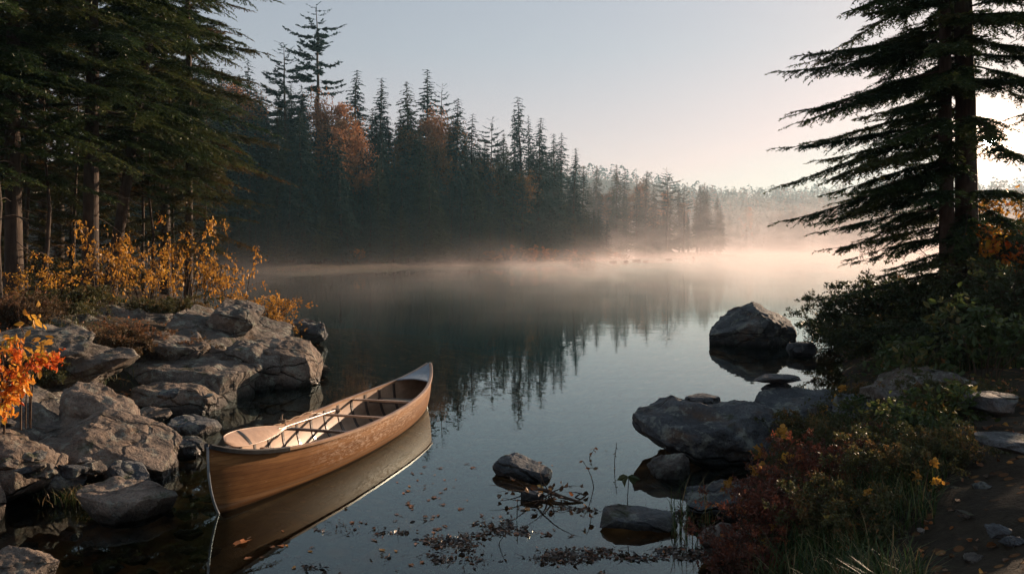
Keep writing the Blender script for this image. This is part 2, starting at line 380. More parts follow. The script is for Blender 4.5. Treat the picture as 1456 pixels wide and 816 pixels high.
# ------------------------------------------------------------------ water
m, nt = mat('lake_water'); g = N(nt); geo = g.node('ShaderNodeNewGeometry'); P = geo.outputs['Position']
camd = g.node('ShaderNodeVectorMath', {0: P, 1: (0.0, 0.0, 0.0)}, operation='LENGTH') if False else None
Y_ = g.node('ShaderNodeSeparateXYZ', {'Vector': P}).outputs[1]
w1 = g.noise(1.0, 2, 0.45, vec=g.scaled(P, (0.55, 2.2, 1), (0, 0, 0.12)))
w2 = g.noise(1.0, 3, 0.55, vec=g.scaled(P, (0.05, 0.25, 1), (0, 0, -0.1)))
w3 = g.noise(1.0, 2, 0.5, vec=g.scaled(P, (2.5, 6.0, 1), (0, 0, 0.3)))
calm = g.mapr(g.noise(1.0, 2, 0.5, vec=g.scaled(P, (0.03, 0.12, 1))), 0.38, 0.62, 0.15, 1.0)
amp = g.math('MULTIPLY', calm, g.mapr(Y_, 7, 30, 0.25, 1.0))
h = g.math('ADD', g.math('MULTIPLY', w1, 0.5), g.math('MULTIPLY', w3, 0.10))
h = g.math('MULTIPLY', h, amp)
h = g.math('ADD', h, g.math('MULTIPLY', w2, 0.7))
b = g.bump(h, 1.0, 0.009)
fr = g.node('ShaderNodeFresnel', {'IOR': 1.5}); g.set(fr.inputs['Normal'], b)
tr = g.node('ShaderNodeBsdfTransparent', {'Color': (0.82, 0.70, 0.54)})
gl = g.node('ShaderNodeBsdfGlossy', {'Color': (0.82, 0.98, 1.0), 'Roughness': 0.01}); g.set(gl.inputs['Normal'], b)
mx = g.node('ShaderNodeMixShader', {'Fac': fr.outputs[0]}); g.set(mx.inputs[1], tr); g.set(mx.inputs[2], gl)
g.out(mx); M['water'] = m
mb = MB()
mb.add([(-75, 2.5, 0), (330, 2.5, 0), (330, 450, 0), (-75, 450, 0)], [[0, 1, 2, 3]])
o = mb.build('lake_water', m); tag(o, 'calm dark lake mirroring the sky and the forest', 'lake', kind='structure')

# ------------------------------------------------------------------ haze and mist
mb = MB(); box(mb, (0, 1450, 58), (5900, 3300, 130))
m, nt = mat('haze_air'); g = N(nt)
pv = g.node('ShaderNodeVolumePrincipled', {'Density': HAZE_D, 'Anisotropy': 0.3}); g.set(pv.inputs['Color'], (0.42, 0.80, 1.0))
g.out(None, pv)
o = mb.build('haze', m, tint=False); tag(o, kind='stuff')
mb = MB(); box(mb, (95, 233, 15.03), (330, 424, 30.0))
m, nt = mat('mist_air'); g = N(nt); geo = g.node('ShaderNodeNewGeometry'); P = g.node('ShaderNodeTexCoord').outputs['Object']
xyz = g.node('ShaderNodeSeparateXYZ', {'Vector': P})
nz = g.node('ShaderNodeTexNoise', {'Scale': 1.0, 'Detail': 3.0, 'Roughness': 0.6, 'Distortion': 0.8})
g.set(nz.inputs['Vector'], g.scaled(P, (0.13, 0.10, 0.30)))
dn = g.mapr(nz.outputs[0], 0.42, 0.66)
farness = g.mapr(g.math('ADD', xyz.outputs[1], g.math('MULTIPLY', xyz.outputs[0], 0.5)), 92, 225, 0.0, 1.0)
fall = g.math('POWER', 2.718, g.math('MULTIPLY', xyz.outputs[2], -1.0))
fall = g.math('ADD', fall, g.math('MULTIPLY', farness, g.math('MULTIPLY', g.math('POWER', 2.718, g.math('MULTIPLY', xyz.outputs[2], -0.085)), 0.16)))
edge = g.math('MULTIPLY', g.mapr(g.math('ADD', xyz.outputs[0], g.math('MULTIPLY', xyz.outputs[1], 0.15)), 0, 42, 0.11, 1.0), g.mapr(xyz.outputs[2], 20, 30.0, 1.0, 0.0))
dn = g.math('MULTIPLY', g.math('MULTIPLY', dn, fall), g.math('MULTIPLY', edge, MIST_D))
pv = g.node('ShaderNodeVolumePrincipled', {'Density': dn, 'Anisotropy': 0.25}); g.set(pv.inputs['Color'], (1.0, 0.89, 0.88))
g.out(None, pv)
mist = mb.build('mist', m, tint=False); tag(mist, kind='stuff')
try: m.cycles.volume_step_rate = 1.0
except Exception: pass

# the sun itself, low behind the right bank spruces, far beyond the air box
az_, el_ = math.atan((1407 - 728) / F), math.atan((HZ - 200) / math.hypot(F, 1407 - 728)); dist_ = 7000.0
import bmesh
bm = bmesh.new(); bmesh.ops.create_icosphere(bm, subdivisions=4, radius=42.0); me = bpy.data.meshes.new('sun_globe'); bm.to_mesh(me); bm.free()
m, nt = mat('sun_surface'); g = N(nt); em = g.node('ShaderNodeEmission', {'Color': (1.0, 0.80, 0.60), 'Strength': 150.0}); g.out(em); me.materials.append(m)
o = link('sun_globe', me, None, (dist_ * math.sin(az_) * math.cos(el_), dist_ * math.cos(az_) * math.cos(el_), CH + dist_ * math.sin(el_))); tag(o, 'low white sun shining through the right bank spruce boughs', 'sun', kind='structure')

# ------------------------------------------------------------------ rocks
import bmesh
_ico = {}
def ico(n):
    if n not in _ico:
        bm = bmesh.new(); bmesh.ops.create_icosphere(bm, subdivisions=n, radius=1)
        _ico[n] = (np.array([v.co[:] for v in bm.verts]), np.array([[v.index for v in f.verts] for f in bm.faces])); bm.free()
    return _ico[n]
def rock_shape(seed, half, sub=6, cuts=16, planes=(), rough=0.07, strata=0.045, lump=0.25, dip=(0.2, 0.1)):
    rng = np.random.default_rng(seed)
    p0, f = ico(sub); p = p0.copy()
    p = p * (1 + lump * fbm(p * 1.1 + seed * 3.7, seed, 3))[:, None]
    half = np.asarray(half, float)
    cutn = [(norm(np.array(n[:3], float)), n[3]) for n in planes]
    for k in range(cuts):
        n = norm(rng.normal(size=3)); cutn.append((n, rng.uniform(0.58, 0.9)))
    for n, d in cutn:
        e = np.maximum(p @ n - d, 0); p = p - (e * 0.94)[:, None] * n
    lo, hi = p.min(0), p.max(0); p = (p - (lo + hi) / 2) / ((hi - lo) / 2) * half
    sz = half.min()
    q = p + rng.uniform(-50, 50, 3)
    nd = norm(p / half ** 2)
    bed = q[:, 2] + dip[0] * q[:, 0] + dip[1] * q[:, 1]
    st = vnoise(np.stack([bed * 5.5, q[:, 0] * 0.7, q[:, 1] * 0.7], -1), seed + 3)
    stp = np.round(bed * 6) / 6 - bed
    disp = sz * (rough * 3.2 * fbm(q * 1.6 / max(sz, 0.2) * 0.6, seed + 1, 5, gain=0.55)
                 - rough * 2.6 * np.maximum(0, ridged(q * 1.1, seed + 7, 3) - 0.35)) + strata * st * min(1, sz / 0.3) + strata * 0.5 * stp
    disp = disp + 0.022 * fbm(q * 8, seed + 11, 3) * min(1, sz / 0.25)
    p = p + disp[:, None] * nd
    return p, f
def rock(name, seed, pl, pr, pt, pb, zb, depth, label, cat='rock', group=None, m='rock', rz=0.0, sink=0.35, **kw):
    """a boulder filling the given photo box, standing on height zb; real position from the ray through its foot"""
    d0 = (CH - zb) * F / (pb - HZ)
    w0 = (pr - pl) / F * d0; dp = w0 * depth; dc = d0 + dp * 0.42
    w = (pr - pl) / F * dc; top = CH - (pt - HZ) / F * (dc + dp * 0.1 * 0)
    xc = ((pl + pr) / 2 - 728) / F * dc
    hz = max(top - zb, 0.05); hh = hz * (1 + sink) / 2
    c = np.array([xc, dc, zb + hz - hh])
    sub = kw.pop('sub', 6 if w > 0.55 or d0 < 9 else 5)
    p, f = rock_shape(seed, (w / 2, dp / 2, hh), sub=sub, **kw)
    if rz:
        ca, sa = math.cos(rz), math.sin(rz); p = np.stack([p[:, 0] * ca - p[:, 1] * sa, p[:, 0] * sa + p[:, 1] * ca, p[:, 2]], -1)
    mb = MB(); mb.add(p, f); o = mb.build(name, M[m], smooth=True, loc=c, tint=False)
    tag(o, label, cat, group)
    ROCKS.append((xc, dc, w / 2, dp / 2, top)); return o
ROCKS = []
LG = 'rocks of the left shore'; RG = 'rocks along the right bank'
TOPL = ((0.05, -0.15, 1, 0.45),)
rock('shore_boulder', 11, -50, 76, 776, 850, 0, 0.8, 'rounded grey boulder in the bottom left corner of the shallows', group=LG, planes=((0.25, -0.5, 0.8, 0.55),))
rock('flat_rock', 12, 118, 247, 688, 743, 0, 0.8, 'low flat wet-edged rock with a green grass tuft, nearest the canoe bow', group=LG, planes=((0.1, -0.3, 1, 0.4), (0.7, -0.2, 0.6, 0.6)), strata=0.05)
rock('shore_boulder', 13, -45, 86, 606, 705, 0.1, 1.0, 'sunlit blunt boulder at the left edge under the red leaves', group=LG, planes=((0.35, -0.35, 0.8, 0.5), (0.8, -0.5, 0.2, 0.6)))
rock('shore_boulder', 14, 44, 252, 586, 690, 0.0, 0.75, 'large pinkish boulder sloping down to the water, in the middle of the left shore', group=LG, planes=((0.62, -0.22, 0.85, 0.30), (0.2, -0.9, 0.35, 0.55), (-0.6, -0.3, 0.8, 0.6)), cuts=18, strata=0.08, rough=0.08)
rock('shore_boulder', 15, 72, 208, 536, 628, 0.22, 1.0, 'humped boulder right behind the large sloping pinkish one', group=LG, planes=((0.5, -0.3, 0.8, 0.45), (0.1, -0.8, 0.5, 0.5)), strata=0.09, rough=.08)
rock('flat_rock', 16, 194, 318, 543, 589, 0.0, 0.9, 'flat-topped slab at the water edge between canoe bow and rocky point', group=LG, planes=((0.05, -0.12, 1, 0.5), (0.2, -0.9, 0.2, 0.6)))
rock('shore_boulder', 17, 362, 455, 483, 551, 0.0, 1.1, 'blocky dark-faced boulder at the tip of the rocky point', group=LG, planes=((0.15, -0.25, 1, 0.5), (0.1, -1, 0.1, 0.55), (0.9, -0.1, 0.3, 0.7)), strata=0.06)
rock('rock_ledge', 18, 120, 375, 508, 566, 0.06, 0.75, 'long dark rock ledge running to the point above the water', group=LG, planes=((0.03, -0.2, 1, 0.42), (0.0, -1, 0.1, 0.55)), strata=0.07, m='rock2')
rock('rock_slab', 19, 232, 404, 434, 530, 0.22, 1.5, 'broad smooth sloping bedrock slab beneath the golden bushes', group=LG, planes=((0.50, -0.25, 0.9, 0.22), (0.15, -0.6, 0.8, 0.5), (0.1, -1, 0.2, 0.7)), cuts=12, rough=0.06, strata=0.09, m='rock2', sub=6)
rock('rock_ledge', 20, 30, 205, 486, 548, 0.45, 0.8, 'low stepped ledge above the humped boulder, below the rust-brown bush', group=LG, planes=((0.1, -0.25, 1, 0.4), (0, -1, 0.2, 0.5)), strata=0.06, m='rock2')
rock('rock_slab', 21, -40, 130, 470, 520, 0.75, 1.0, 'mossy slab at the left edge behind the red leaves', group=LG, planes=((0.1, -0.2, 1, 0.4),), m='rock2')
rock('flat_rock', 22, 388, 466, 456, 491, 0.0, 0.8, 'thin dark slab jutting into the lake behind the point', group=LG, planes=((0.0, -0.1, 1, 0.3),), m='rock_dark', strata=0.05)
rock('shore_boulder', 23, 318, 402, 486, 556, 0.0, 0.9, 'cracked grey block between the long ledge and the point boulder', group=LG, planes=((0.2, -0.2, 1, 0.45), (0, -1, 0.15, 0.5)), strata=0.06, m='rock2')
rock('shore_boulder', 24, 190, 244, 577, 607, 0.0, 1.0, 'small angular stone left of the flat-topped slab', group=LG)
rock('shore_boulder', 25, 238, 312, 596, 622, 0.0, 0.8, 'nearly drowned brown stone between flat-topped slab and canoe', group=LG, m='rock_dark', planes=((0, -0.1, 1, 0.35),))
rock('shore_boulder', 26, 232, 292, 622, 652, 0.0, 0.8, 'small wet black stone beside the foot of the large sloping boulder', group=LG, m='rock_dark', planes=((0.1, -0.2, 1, 0.4),))
rock('shore_boulder', 27, -30, 12, 682, 742, 0.0, 1.0, 'half-cut boulder at the left edge above the corner boulder', group=LG)
rock('shore_boulder', 28, 66, 128, 668, 706, 0.02, 0.9, 'wedge of dark stone below the blunt left-edge boulder', group=LG, m='rock_dark')
rock('shore_boulder', 29, 150, 214, 655, 700, 0.0, 0.9, 'dark stone lying against the lower edge of the large sloping boulder', group=LG, m='rock_dark', planes=((0.4, -0.3, 0.8, 0.4),))
rock('rock_slab', 30, 200, 300, 468, 520, 0.42, 1.0, 'grey slab between the rust-brown bush and the long ledge', group=LG, planes=((0.2, -0.3, 1, 0.4),), m='rock2')
rock('flat_rock', 31, 440, 470, 519, 536, 0.0, 0.8, 'thin sliver of pale rock at the very tip of the point', group=LG, planes=((0, -0.1, 1, 0.3),))
rock('rock_slab', 34, 296, 372, 428, 470, 0.8, 1.3, 'upper shoulder of bedrock directly under the big golden bush', group=LG, planes=((0.3, -0.3, 1, 0.4),), m='rock2')
# right side
rock('lake_boulder', 41, 1006, 1136, 433, 495, 0, 0.8, 'big rounded dark boulder standing alone in the open water', m='rock_dark', group=RG, planes=((0.75, -0.25, 0.75, 0.45), (-0.75, -0.2, 0.7, 0.55)), cuts=9, strata=0.03)
rock('lake_boulder', 42, 1120, 1160, 487, 508, 0, 0.8, 'low dark stone between the lone lake boulder and the bushes', m='rock_dark', group=RG, planes=((0, 0, 1, 0.4),))
rock('bank_boulder', 43, 1066, 1216, 556, 618, 0.0, 0.9, 'dark jagged rock carrying the small table-like stone', m='rock_dark', group=RG, planes=((-0.2, -0.3, 1, 0.5), (0, -1, 0.2, 0.6)), strata=0.05)
rock('perched_stone', 44, 1078, 1124, 541, 560, 0.33, 0.7, 'small dark block propping up the flat table stone', m='rock_dark', group=RG, sink=0.1)
rock('table_stone', 45, 1072, 1139, 534, 547, 0.47, 0.7, 'thin flat stone balanced like a table top on the bank rocks', m='rock_dark', group=RG, sink=0.0, planes=((0, 0, 1, 0.5), (0, 0, -1, 0.5)), strata=0.01)
rock('bank_boulder', 46, 902, 1134, 573, 660, 0.0, 0.72, 'largest dark boulder of the right bank, broad with a rippled top', m='rock_dark', group=RG, planes=((-0.30, -0.45, 1, 0.36), (0.5, -0.85, 0.3, 0.5), (0.25, 0.2, 1, 0.42), (0.0, -1, -0.1, 0.62)), cuts=14, rough=.10, strata=0.06)
rock('perched_stone', 47, 972, 1027, 561, 578, 0.44, 0.7, 'small flat stone resting on top of the largest dark boulder', m='rock_dark', group=RG, sink=0.15, planes=((0, 0, 1, 0.4),))
rock('shallow_stone', 48, 918, 984, 643, 694, -0.08, 0.9, 'smooth pale stone half under water before the largest boulder', m='rock2', group=RG, planes=((-0.3, -0.3, 1, 0.5),))
rock('bank_boulder', 49, 972, 1078, 684, 742, 0.0, 0.9, 'wet grey boulder where the reeds meet the red-leaved bush', m='rock_dark', group=RG, planes=((-0.3, -0.3, 1, 0.45),))
rock('shallow_stone', 50, 700, 786, 650, 682, 0, 0.75, 'wedge-shaped stone alone in the middle of the near water', m='rock_dark', group=RG, planes=((0.35, -0.3, 1, 0.4), (-0.6, -0.6, 0.3, 0.6)), strata=0.04)
rock('shallow_stone', 51, 740, 773, 699, 712, 0, 0.6, 'tiny black stone just breaking the water beside the dead branch', m='rock_dark', group=RG, planes=((0, 0, 1, 0.4),))
rock('shallow_stone', 52, 851, 960, 724, 758, 0, 0.7, 'flat streaked dark stone with a drooping-leaf sprig on it', m='rock_dark', group=RG, planes=((0.1, -0.25, 1, 0.4),), strata=0.05)
rock('bank_boulder', 53, 1236, 1376, 526, 592, 0.45, 1.0, 'long grey slab lying on the bank under the dark bushes', m='rock2', group=RG, planes=((-0.15, -0.4, 1, 0.4), (0, -1, 0.3, 0.6)), strata=0.05)
rock('bank_boulder', 54, 996, 1052, 742, 800, 0.0, 0.9, 'pale wet stone at the foot of the red-leaved bush', m='rock2', group=RG)
rock('bank_boulder', 55, 1180, 1250, 560, 606, 0.25, 1.0, 'dark stone between the table-stone rock and the long grey slab', m='rock_dark', group=RG)
rock('path_stone', 56, 1370, 1440, 560, 590, 0.8, 1.0, 'half-buried dark stone beside the path', m='rock_dark', group=RG, planes=((0, 0, 1, 0.3),))
rock('path_stone', 57, 1392, 1470, 620, 645, 0.85, 1.0, 'low worn stone in the path at the right edge', m='rock_dark', group=RG, planes=((0, 0, 1, 0.3),))
# bedrock showing between the boulders of the left shore
bx = np.arange(-10.5, -2.6, 0.045); by = np.arange(6.2, 19.8, 0.055); BX, BY = np.meshgrid(bx, by); fx, fy = BX.ravel(), BY.ravel()
s_ = sdist(fx, fy); q = np.stack([fx, fy, 0 * fx], -1)
base = 1.25 * (1 - np.exp(-np.maximum(s_, 0) / 2.6)) + np.minimum(s_, 0) * 0.9
q2 = np.stack([fx * .8 + fy * .35, fy * 1.1 - fx * .3, 0 * fx], -1)
h = base + .26 * fbm(q2 * .75, 71, 4) + .10 * ridged(q2 * 1.5, 73, 3)
stp = .17; hs = h / stp; fr_ = hs - np.floor(hs); h = .45 * h + .55 * stp * (np.floor(hs) + np.clip((fr_ - .62) / .38, 0, 1) ** 1.3)   # stepped ledges
h = h + .045 * fbm(q * 5, 75, 4) + .012 * fbm(q * 18, 77, 3) + .03
edge_ = sstep(np.minimum.reduce([fx + 10.4, -2.7 - fx, fy - 6.3, 19.7 - fy]), 0, .5); far_ = sstep(5.5 - s_ + fbm(q * .6, 79, 3) * 3, 0, 1.5)
h = h * edge_ * far_ - 1.2 * (1 - edge_ * far_); h = np.where(s_ < -1.2, -1.2, h)
nx2 = len(bx); i = np.arange(len(by) - 1)[:, None] * nx2 + np.arange(nx2 - 1)[None, :]
mb = MB(); mb.add(np.stack([fx, fy, h], -1), np.stack([i, i + 1, i + nx2 + 1, i + nx2], -1).reshape(-1, 4))
o = mb.build('bedrock_outcrop', M['rock2'], smooth=True, tint=False); tag(o, 'stepped grey bedrock joining the boulders of the left shore', 'bedrock')
# rubble between the boulders, each a small thing
rr = random.Random(4)
RM = []
for k in range(5):
    p, f = rock_shape(200 + k, (0.5, 0.4, 0.3), sub=4, cuts=14, rough=.12, lump=.5); a = MB(); a.add(p, f)
    RM.append([a.mesh('cobble', M[n_], True, False) for n_ in ('rock', 'rock2', 'rock_dark')])
def cobbles(n, area, sz, label, group, mi, zoff=0.0):
    k = 0; t = 0
    while k < n and t < n * 30:
        t += 1
        px, py = rr.uniform(area[0], area[1]), rr.uniform(area[2], area[3])
        d = 2.1 * F / (py - HZ); 
        for _ in range(3):
            x = (px - 728) / F * d; z_ = max(gz(x, d), -0.1); d = (CH - z_) * F / (py - HZ)
        x = (px - 728) / F * d
        if any(abs(x - a[0]) < a[2] * 0.75 and abs(d - a[1]) < a[3] * 0.75 for a in ROCKS): continue
        s = sz * rr.uniform(0.5, 1.4)
        o = link('cobble', RM[rr.randrange(5)][rr.choice(mi)], None, (x, d, z_ + s * 0.06 + zoff))
        o.scale = (s, s * rr.uniform(.7, 1.2), s * rr.uniform(.5, .9)); o.rotation_euler = (rr.uniform(-.2, .2), rr.uniform(-.2, .2), rr.uniform(0, 6.28))
        tag(o, label, 'stone', group); k += 1
cobbles(30, (0, 260, 600, 720), 0.2, 'loose dark cobble lodged between the left shore boulders', 'cobbles between the left boulders', (1, 2))
cobbles(12, (200, 400, 560, 600), 0.2, 'wet cobble along the foot of the long ledge', 'cobbles below the long ledge', (1, 2))
cobbles(30, (960, 1120, 600, 790), 0.22, 'wet cobble along the right bank waterline', 'cobbles on the right waterline', (2,))
cobbles(12, (1300, 1456, 560, 810), 0.10, 'small stone trodden into the dark path', 'stones in the path', (1, 2))
cobbles(40, (-20, 300, 700, 815), 0.16, 'brown cobble on the lake bed in the clear shallows', 'cobbles under the shallow water', (0, 1, 2), -0.02)
for k, (px, py, w) in enumerate([(905, 371, 14), (918, 372, 9), (872, 373, 12), (951, 369.5, 12), (986, 369, 5), (1013, 367.5, 6), (890, 372.4, 7)]):
    d = 2.1 * F / (py - HZ); o = link('far_rock', RM[k % 5][2], None, ((px - 728) / F * d, d, 0.1)); s = w / F * d
    o.scale = (s, s * 0.6, 0.55 if k != 4 else 1.9); tag(o, 'tiny dark rock off the end of the far wooded point', 'rock', 'rocks off the far point')

# ------------------------------------------------------------------ canoe
A0 = W(305, 733); B0 = W(608, 575)
cc = (A0 + B0) / 2; ax = math.atan2(B0[1] - A0[1], B0[0] - A0[0]); Lc = float(np.linalg.norm(B0 - A0)) + 0.16
m, nt = mat('cedar_strip_hull'); g = N(nt); tc = g.node('ShaderNodeTexCoord'); O = tc.outputs['Object']
at = g.node('ShaderNodeAttribute', attribute_name='tint')
gr = g.noise(1.0, 5, 0.65, vec=g.scaled(O, (1.6, 22, 40)))
c = g.ramp(at.outputs['Fac'], [(0.0, (0.17, 0.075, 0.027)), (0.5, (0.25, 0.12, 0.044)), (1.0, (0.35, 0.18, 0.07))])
c = g.mix(0.55, c, g.ramp(gr, [(0.3, (0.35, 0.3, 0.27)), (0.7, (0.66, 0.66, 0.66))]), 'OVERLAY')
blot = g.noise(2.1, 5, 0.6, vec=g.scaled(O, (0.5, 1, 1.2)))
c = g.mix(g.mapr(blot, 0.5, 0.75, 0, 0.5), c, (0.09, 0.042, 0.02))
sxyz = g.node('ShaderNodeSeparateXYZ', {'Vector': O})
# scuffed band where the varnish is worn and pale
sc1 = g.noise(26, 7, 0.8, vec=g.scaled(O, (0.5, 1, 2.0)), dist=0.3)
band = g.math('MULTIPLY', g.mapr(sxyz.outputs[0], -1.5, -0.9), g.mapr(sxyz.outputs[0], 0.7, 1.6, 1, 0))
band = g.math('MULTIPLY', band, g.mapr(sxyz.outputs[2], 0.04, 0.14))
band = g.math('MULTIPLY', band, g.mapr(sc1, 0.50, 0.56))
scr = g.noise(1.0, 4, 0.7, vec=g.scaled(O, (3.5, 30, 60), (0, 0.5, 0)))
band2 = g.math('MULTIPLY', g.mapr(scr, 0.66, 0.69), g.mapr(blot, 0.4, 0.5))
wear = g.math('MAXIMUM', g.math('MULTIPLY', band, 0.75), g.math('MULTIPLY', band2, 0.4))
c = g.mix(wear, c, (0.50, 0.38, 0.28))
wl = g.mapr(g.math('ADD', sxyz.outputs[2], g.math('MULTIPLY', sc1, 0.02)), 0.012, 0.04, 1, 0)
c = g.mix(g.math('MULTIPLY', wl, 0.75), c, (0.03, 0.02, 0.012))
scum = g.math('MULTIPLY', g.mapr(g.math('ADD', sxyz.outputs[2], g.math('MULTIPLY', sc1, 0.03)), 0.045, 0.065, 0, 1), g.mapr(g.math('ADD', sxyz.outputs[2], g.math('MULTIPLY', sc1, 0.03)), 0.065, 0.10, 1, 0))
c = g.mix(g.math('MULTIPLY', scum, 0.3), c, (0.35, 0.28, 0.2))
rgh = g.mix(wear, (0.52,) * 3, (0.8,) * 3)
vv = g.math('SUBTRACT', sxyz.outputs[2], g.math('MULTIPLY', g.math('MULTIPLY', sxyz.outputs[0], sxyz.outputs[0]), 0.019))
fr2 = g.math('FRACT', g.math('DIVIDE', g.math('ADD', vv, 1.0), 0.036))
seam = g.mapr(g.math('ABSOLUTE', g.math('SUBTRACT', fr2, 0.5)), 0.43, 0.49)
pl = g.node('ShaderNodeTexWhiteNoise', noise_dimensions='1D'); g.set(pl.inputs['W'], g.math('FLOOR', g.math('DIVIDE', g.math('ADD', vv, 1.0), 0.036)))
c = g.mix(0.5, c, g.ramp(pl.outputs[0], [(0.0, (0.34, 0.30, 0.28)), (1.0, (0.66, 0.66, 0.64))]), 'OVERLAY')
c = g.mix(g.math('MULTIPLY', seam, 0.55), c, (0.03, 0.014, 0.008))
bs = g.bsdf(c, rgh, g.bump(g.math('ADD', g.math('MULTIPLY', at.outputs['Fac'], 0.15), gr), 0.2, 0.004), spec=0.14)
bs.inputs['Coat Weight'].default_value = 0.0; bs.inputs['Coat Roughness'].default_value = 0.25
g.out(bs); M['hull'] = m
def m_wood(name, c1, c2, rough=0.4, coat=0.2):
    m, nt = mat(name); g = N(nt); O = g.node('ShaderNodeTexCoord').outputs['Object']
    gr = g.noise(1.0, 5, 0.65, vec=g.scaled(O, (2, 26, 26))); bl = g.noise(3, 4, 0.6, vec=O)
    c = g.ramp(gr, [(0.3, c1), (0.7, c2)]); c = g.mix(g.mapr(bl, 0.42, 0.66, 0, 0.7), c, tuple(k * 0.45 for k in c1))
    b = g.bsdf(c, rough, g.bump(gr, 0.25, 0.004), spec=0.5); b.inputs['Coat Weight'].default_value = coat; b.inputs['Coat Roughness'].default_value = 0.2
    g.out(b); return m
M['inner'] = m_wood('worn_inner_planking', (0.34, 0.20, 0.12), (0.46, 0.30, 0.19), 0.55, 0.0)
M['gunwale'] = m_wood('ash_gunwale', (0.30, 0.16, 0.08), (0.46, 0.27, 0.15), 0.4)
M['ribw'] = m_wood('dark_rib', (0.05, 0.03, 0.02), (0.10, 0.06, 0.04), 0.5)
M['blade'] = m_wood('pale_paddle_wood', (0.42, 0.25, 0.15), (0.55, 0.36, 0.23), 0.4)
M['paint'] = m_wood('grey_blue_deck_paint', (0.16, 0.19, 0.22), (0.25, 0.28, 0.31), 0.45, 0.1)
m, nt = mat('black_end_cap'); g = N(nt); O = g.node('ShaderNodeTexCoord').outputs['Object']; q = g.noise(18, 4, .6, vec=O)
g.out(g.bsdf(g.ramp(q, [(.3, (.008, .009, .01)), (.7, (.03, .03, .032))]), 0.4, g.bump(q, .3, .004))); M['cap'] = m
m, nt = mat('worn_aluminium'); g = N(nt); O = g.node('ShaderNodeTexCoord').outputs['Object']; q = g.noise(22, 4, .6, vec=O)
b = g.bsdf(g.ramp(q, [(.3, (.35, .38, .4)), (.7, (.6, .63, .65))]), 0.38, g.bump(q, .2, .003)); b.inputs['Metallic'].default_value = 0.8
g.out(b); M['alu'] = m
m, nt = mat('woven_cane'); g = N(nt); O = g.node('ShaderNodeTexCoord').outputs['Object']
ck = g.node('ShaderNodeTexChecker', {'Scale': 90.0, 'Color1': (.45, .33, .2, 1), 'Color2': (.22, .15, .09, 1)}); g.set(ck.inputs['Vector'], O)
g.out(g.bsdf(ck.outputs[0], 0.6, g.bump(ck.outputs[1], .6, .003))); M['cane'] = m

hl = Lc / 2; BEAM = 0.435
def hb(u): return BEAM * np.maximum(1 - np.abs(u) ** 2.25, 0) ** 0.85
def zs(u): return 0.325 + 0.10 * np.abs(u) ** 2 + 0.135 * np.abs(u) ** 7
def zk(u): return -0.10 + 0.05 * np.abs(u) ** 6
def hullpt(u, th, off=0.0, lift=0.0):
    """u along the boat, th 0 at keel .. pi/2 at gunwale"""
    b = np.maximum(hb(u) - off, 0.004 if off == 0 else 0.0)
    t = (1 - np.cos(th)) ** 1.15
    full = 1 - 0.45 * np.abs(u) ** 3
    y = b * (np.sin(th) ** (0.62 + 0.6 * np.abs(u) ** 2)) * 1.0
    k = zk(u) + lift
    z = k + (zs(u) - k) * t
    x = u * (hl - off * 0.5 - 0.17 * (1 - t) ** 2.6 * np.abs(u) ** 10)
    return x, y, z
canoe = empty('canoe', (cc[0], cc[1], 0), ax)
tag(canoe, 'wooden canoe with pale interior moored beside the left shore rocks', 'canoe')
def surf(mb, off, lift, umax, nu, nth, inward=False, tints=None, sides=(1, -1)):
    uu = np.sin(np.linspace(-1, 1, nu) * pi / 2) * umax; th = np.linspace(0, pi / 2, nth)
    U, T = np.meshgrid(uu, th, indexing='ij')
    for sgn in sides:
        x, y, z = hullpt(U, T, off, lift)
        v = np.stack([x, sgn * y, z], -1).reshape(-1, 3)
        i = np.arange(nu - 1)[:, None] * nth + np.arange(nth - 1)[None, :]
        f = np.stack([i, i + nth, i + nth + 1, i + 1], -1).reshape(-1, 4)
        if (sgn > 0) == (not inward): f = f[:, ::-1]
        tt = None if tints is None else np.broadcast_to(tints[None, :], (nu - 1, nth - 1)).ravel()
        mb.add(v, f, tt)
rng = np.random.default_rng(3)
NT = 19
mb = MB(); surf(mb, 0, 0, 1.0, 91, NT, tints=np.clip(0.5 + 0.35 * rng.normal(size=NT - 1), 0, 1))
mb.build('hull', M['hull'], canoe, smooth=True)
mb = MB(); surf(mb, 0.014, 0.012, 0.985, 81, NT, inward=True)
mb.build('inner_planking', M['inner'], canoe, smooth=True)
def sheer(sgn, u0=-1.0, u1=1.0, n=61, out=0.008, up=0.0):
    u = np.linspace(u0, u1, n); x, y, z = hullpt(u, np.full(n, pi / 2)); return np.stack([x, sgn * (y + out), z + up], -1)
def railed(mb, path, w, h, inset=0):
    """flat rail with a rectangular section following the path"""
    n = len(path); t = norm(np.gradient(path, axis=0)); s_ = norm(np.cross(t, [0, 0, 1.0])); up = np.cross(s_, t)
    v = []
    prof = [(-.5, -.5), (.5, -.5), (.5, .3), (.3, .5), (-.3, .5), (-.5, .3)]
    for a, b in prof: v.append(path + s_ * a * w + up * b * h)
    v = np.stack(v, 1).reshape(-1, 3); k = len(prof)
    i = np.arange(n - 1)[:, None] * k; j = np.arange(k)[None, :]; j2 = (j + 1) % k
    mb.add(v, np.stack([i + j, i + j2, i + k + j2, i + k + j], -1).reshape(-1, 4))
    mb.add(v[:k], [[5, 4, 3, 2, 1, 0]]); mb.add(v[-k:], [[0, 1, 2, 3, 4, 5]])
for sgn in (1, -1):
    mb = MB(); railed(mb, sheer(sgn, -0.985, 0.985, 81, -0.002, 0.006), 0.042, 0.024); mb.build('gunwale', M['gunwale'], canoe, smooth=False)
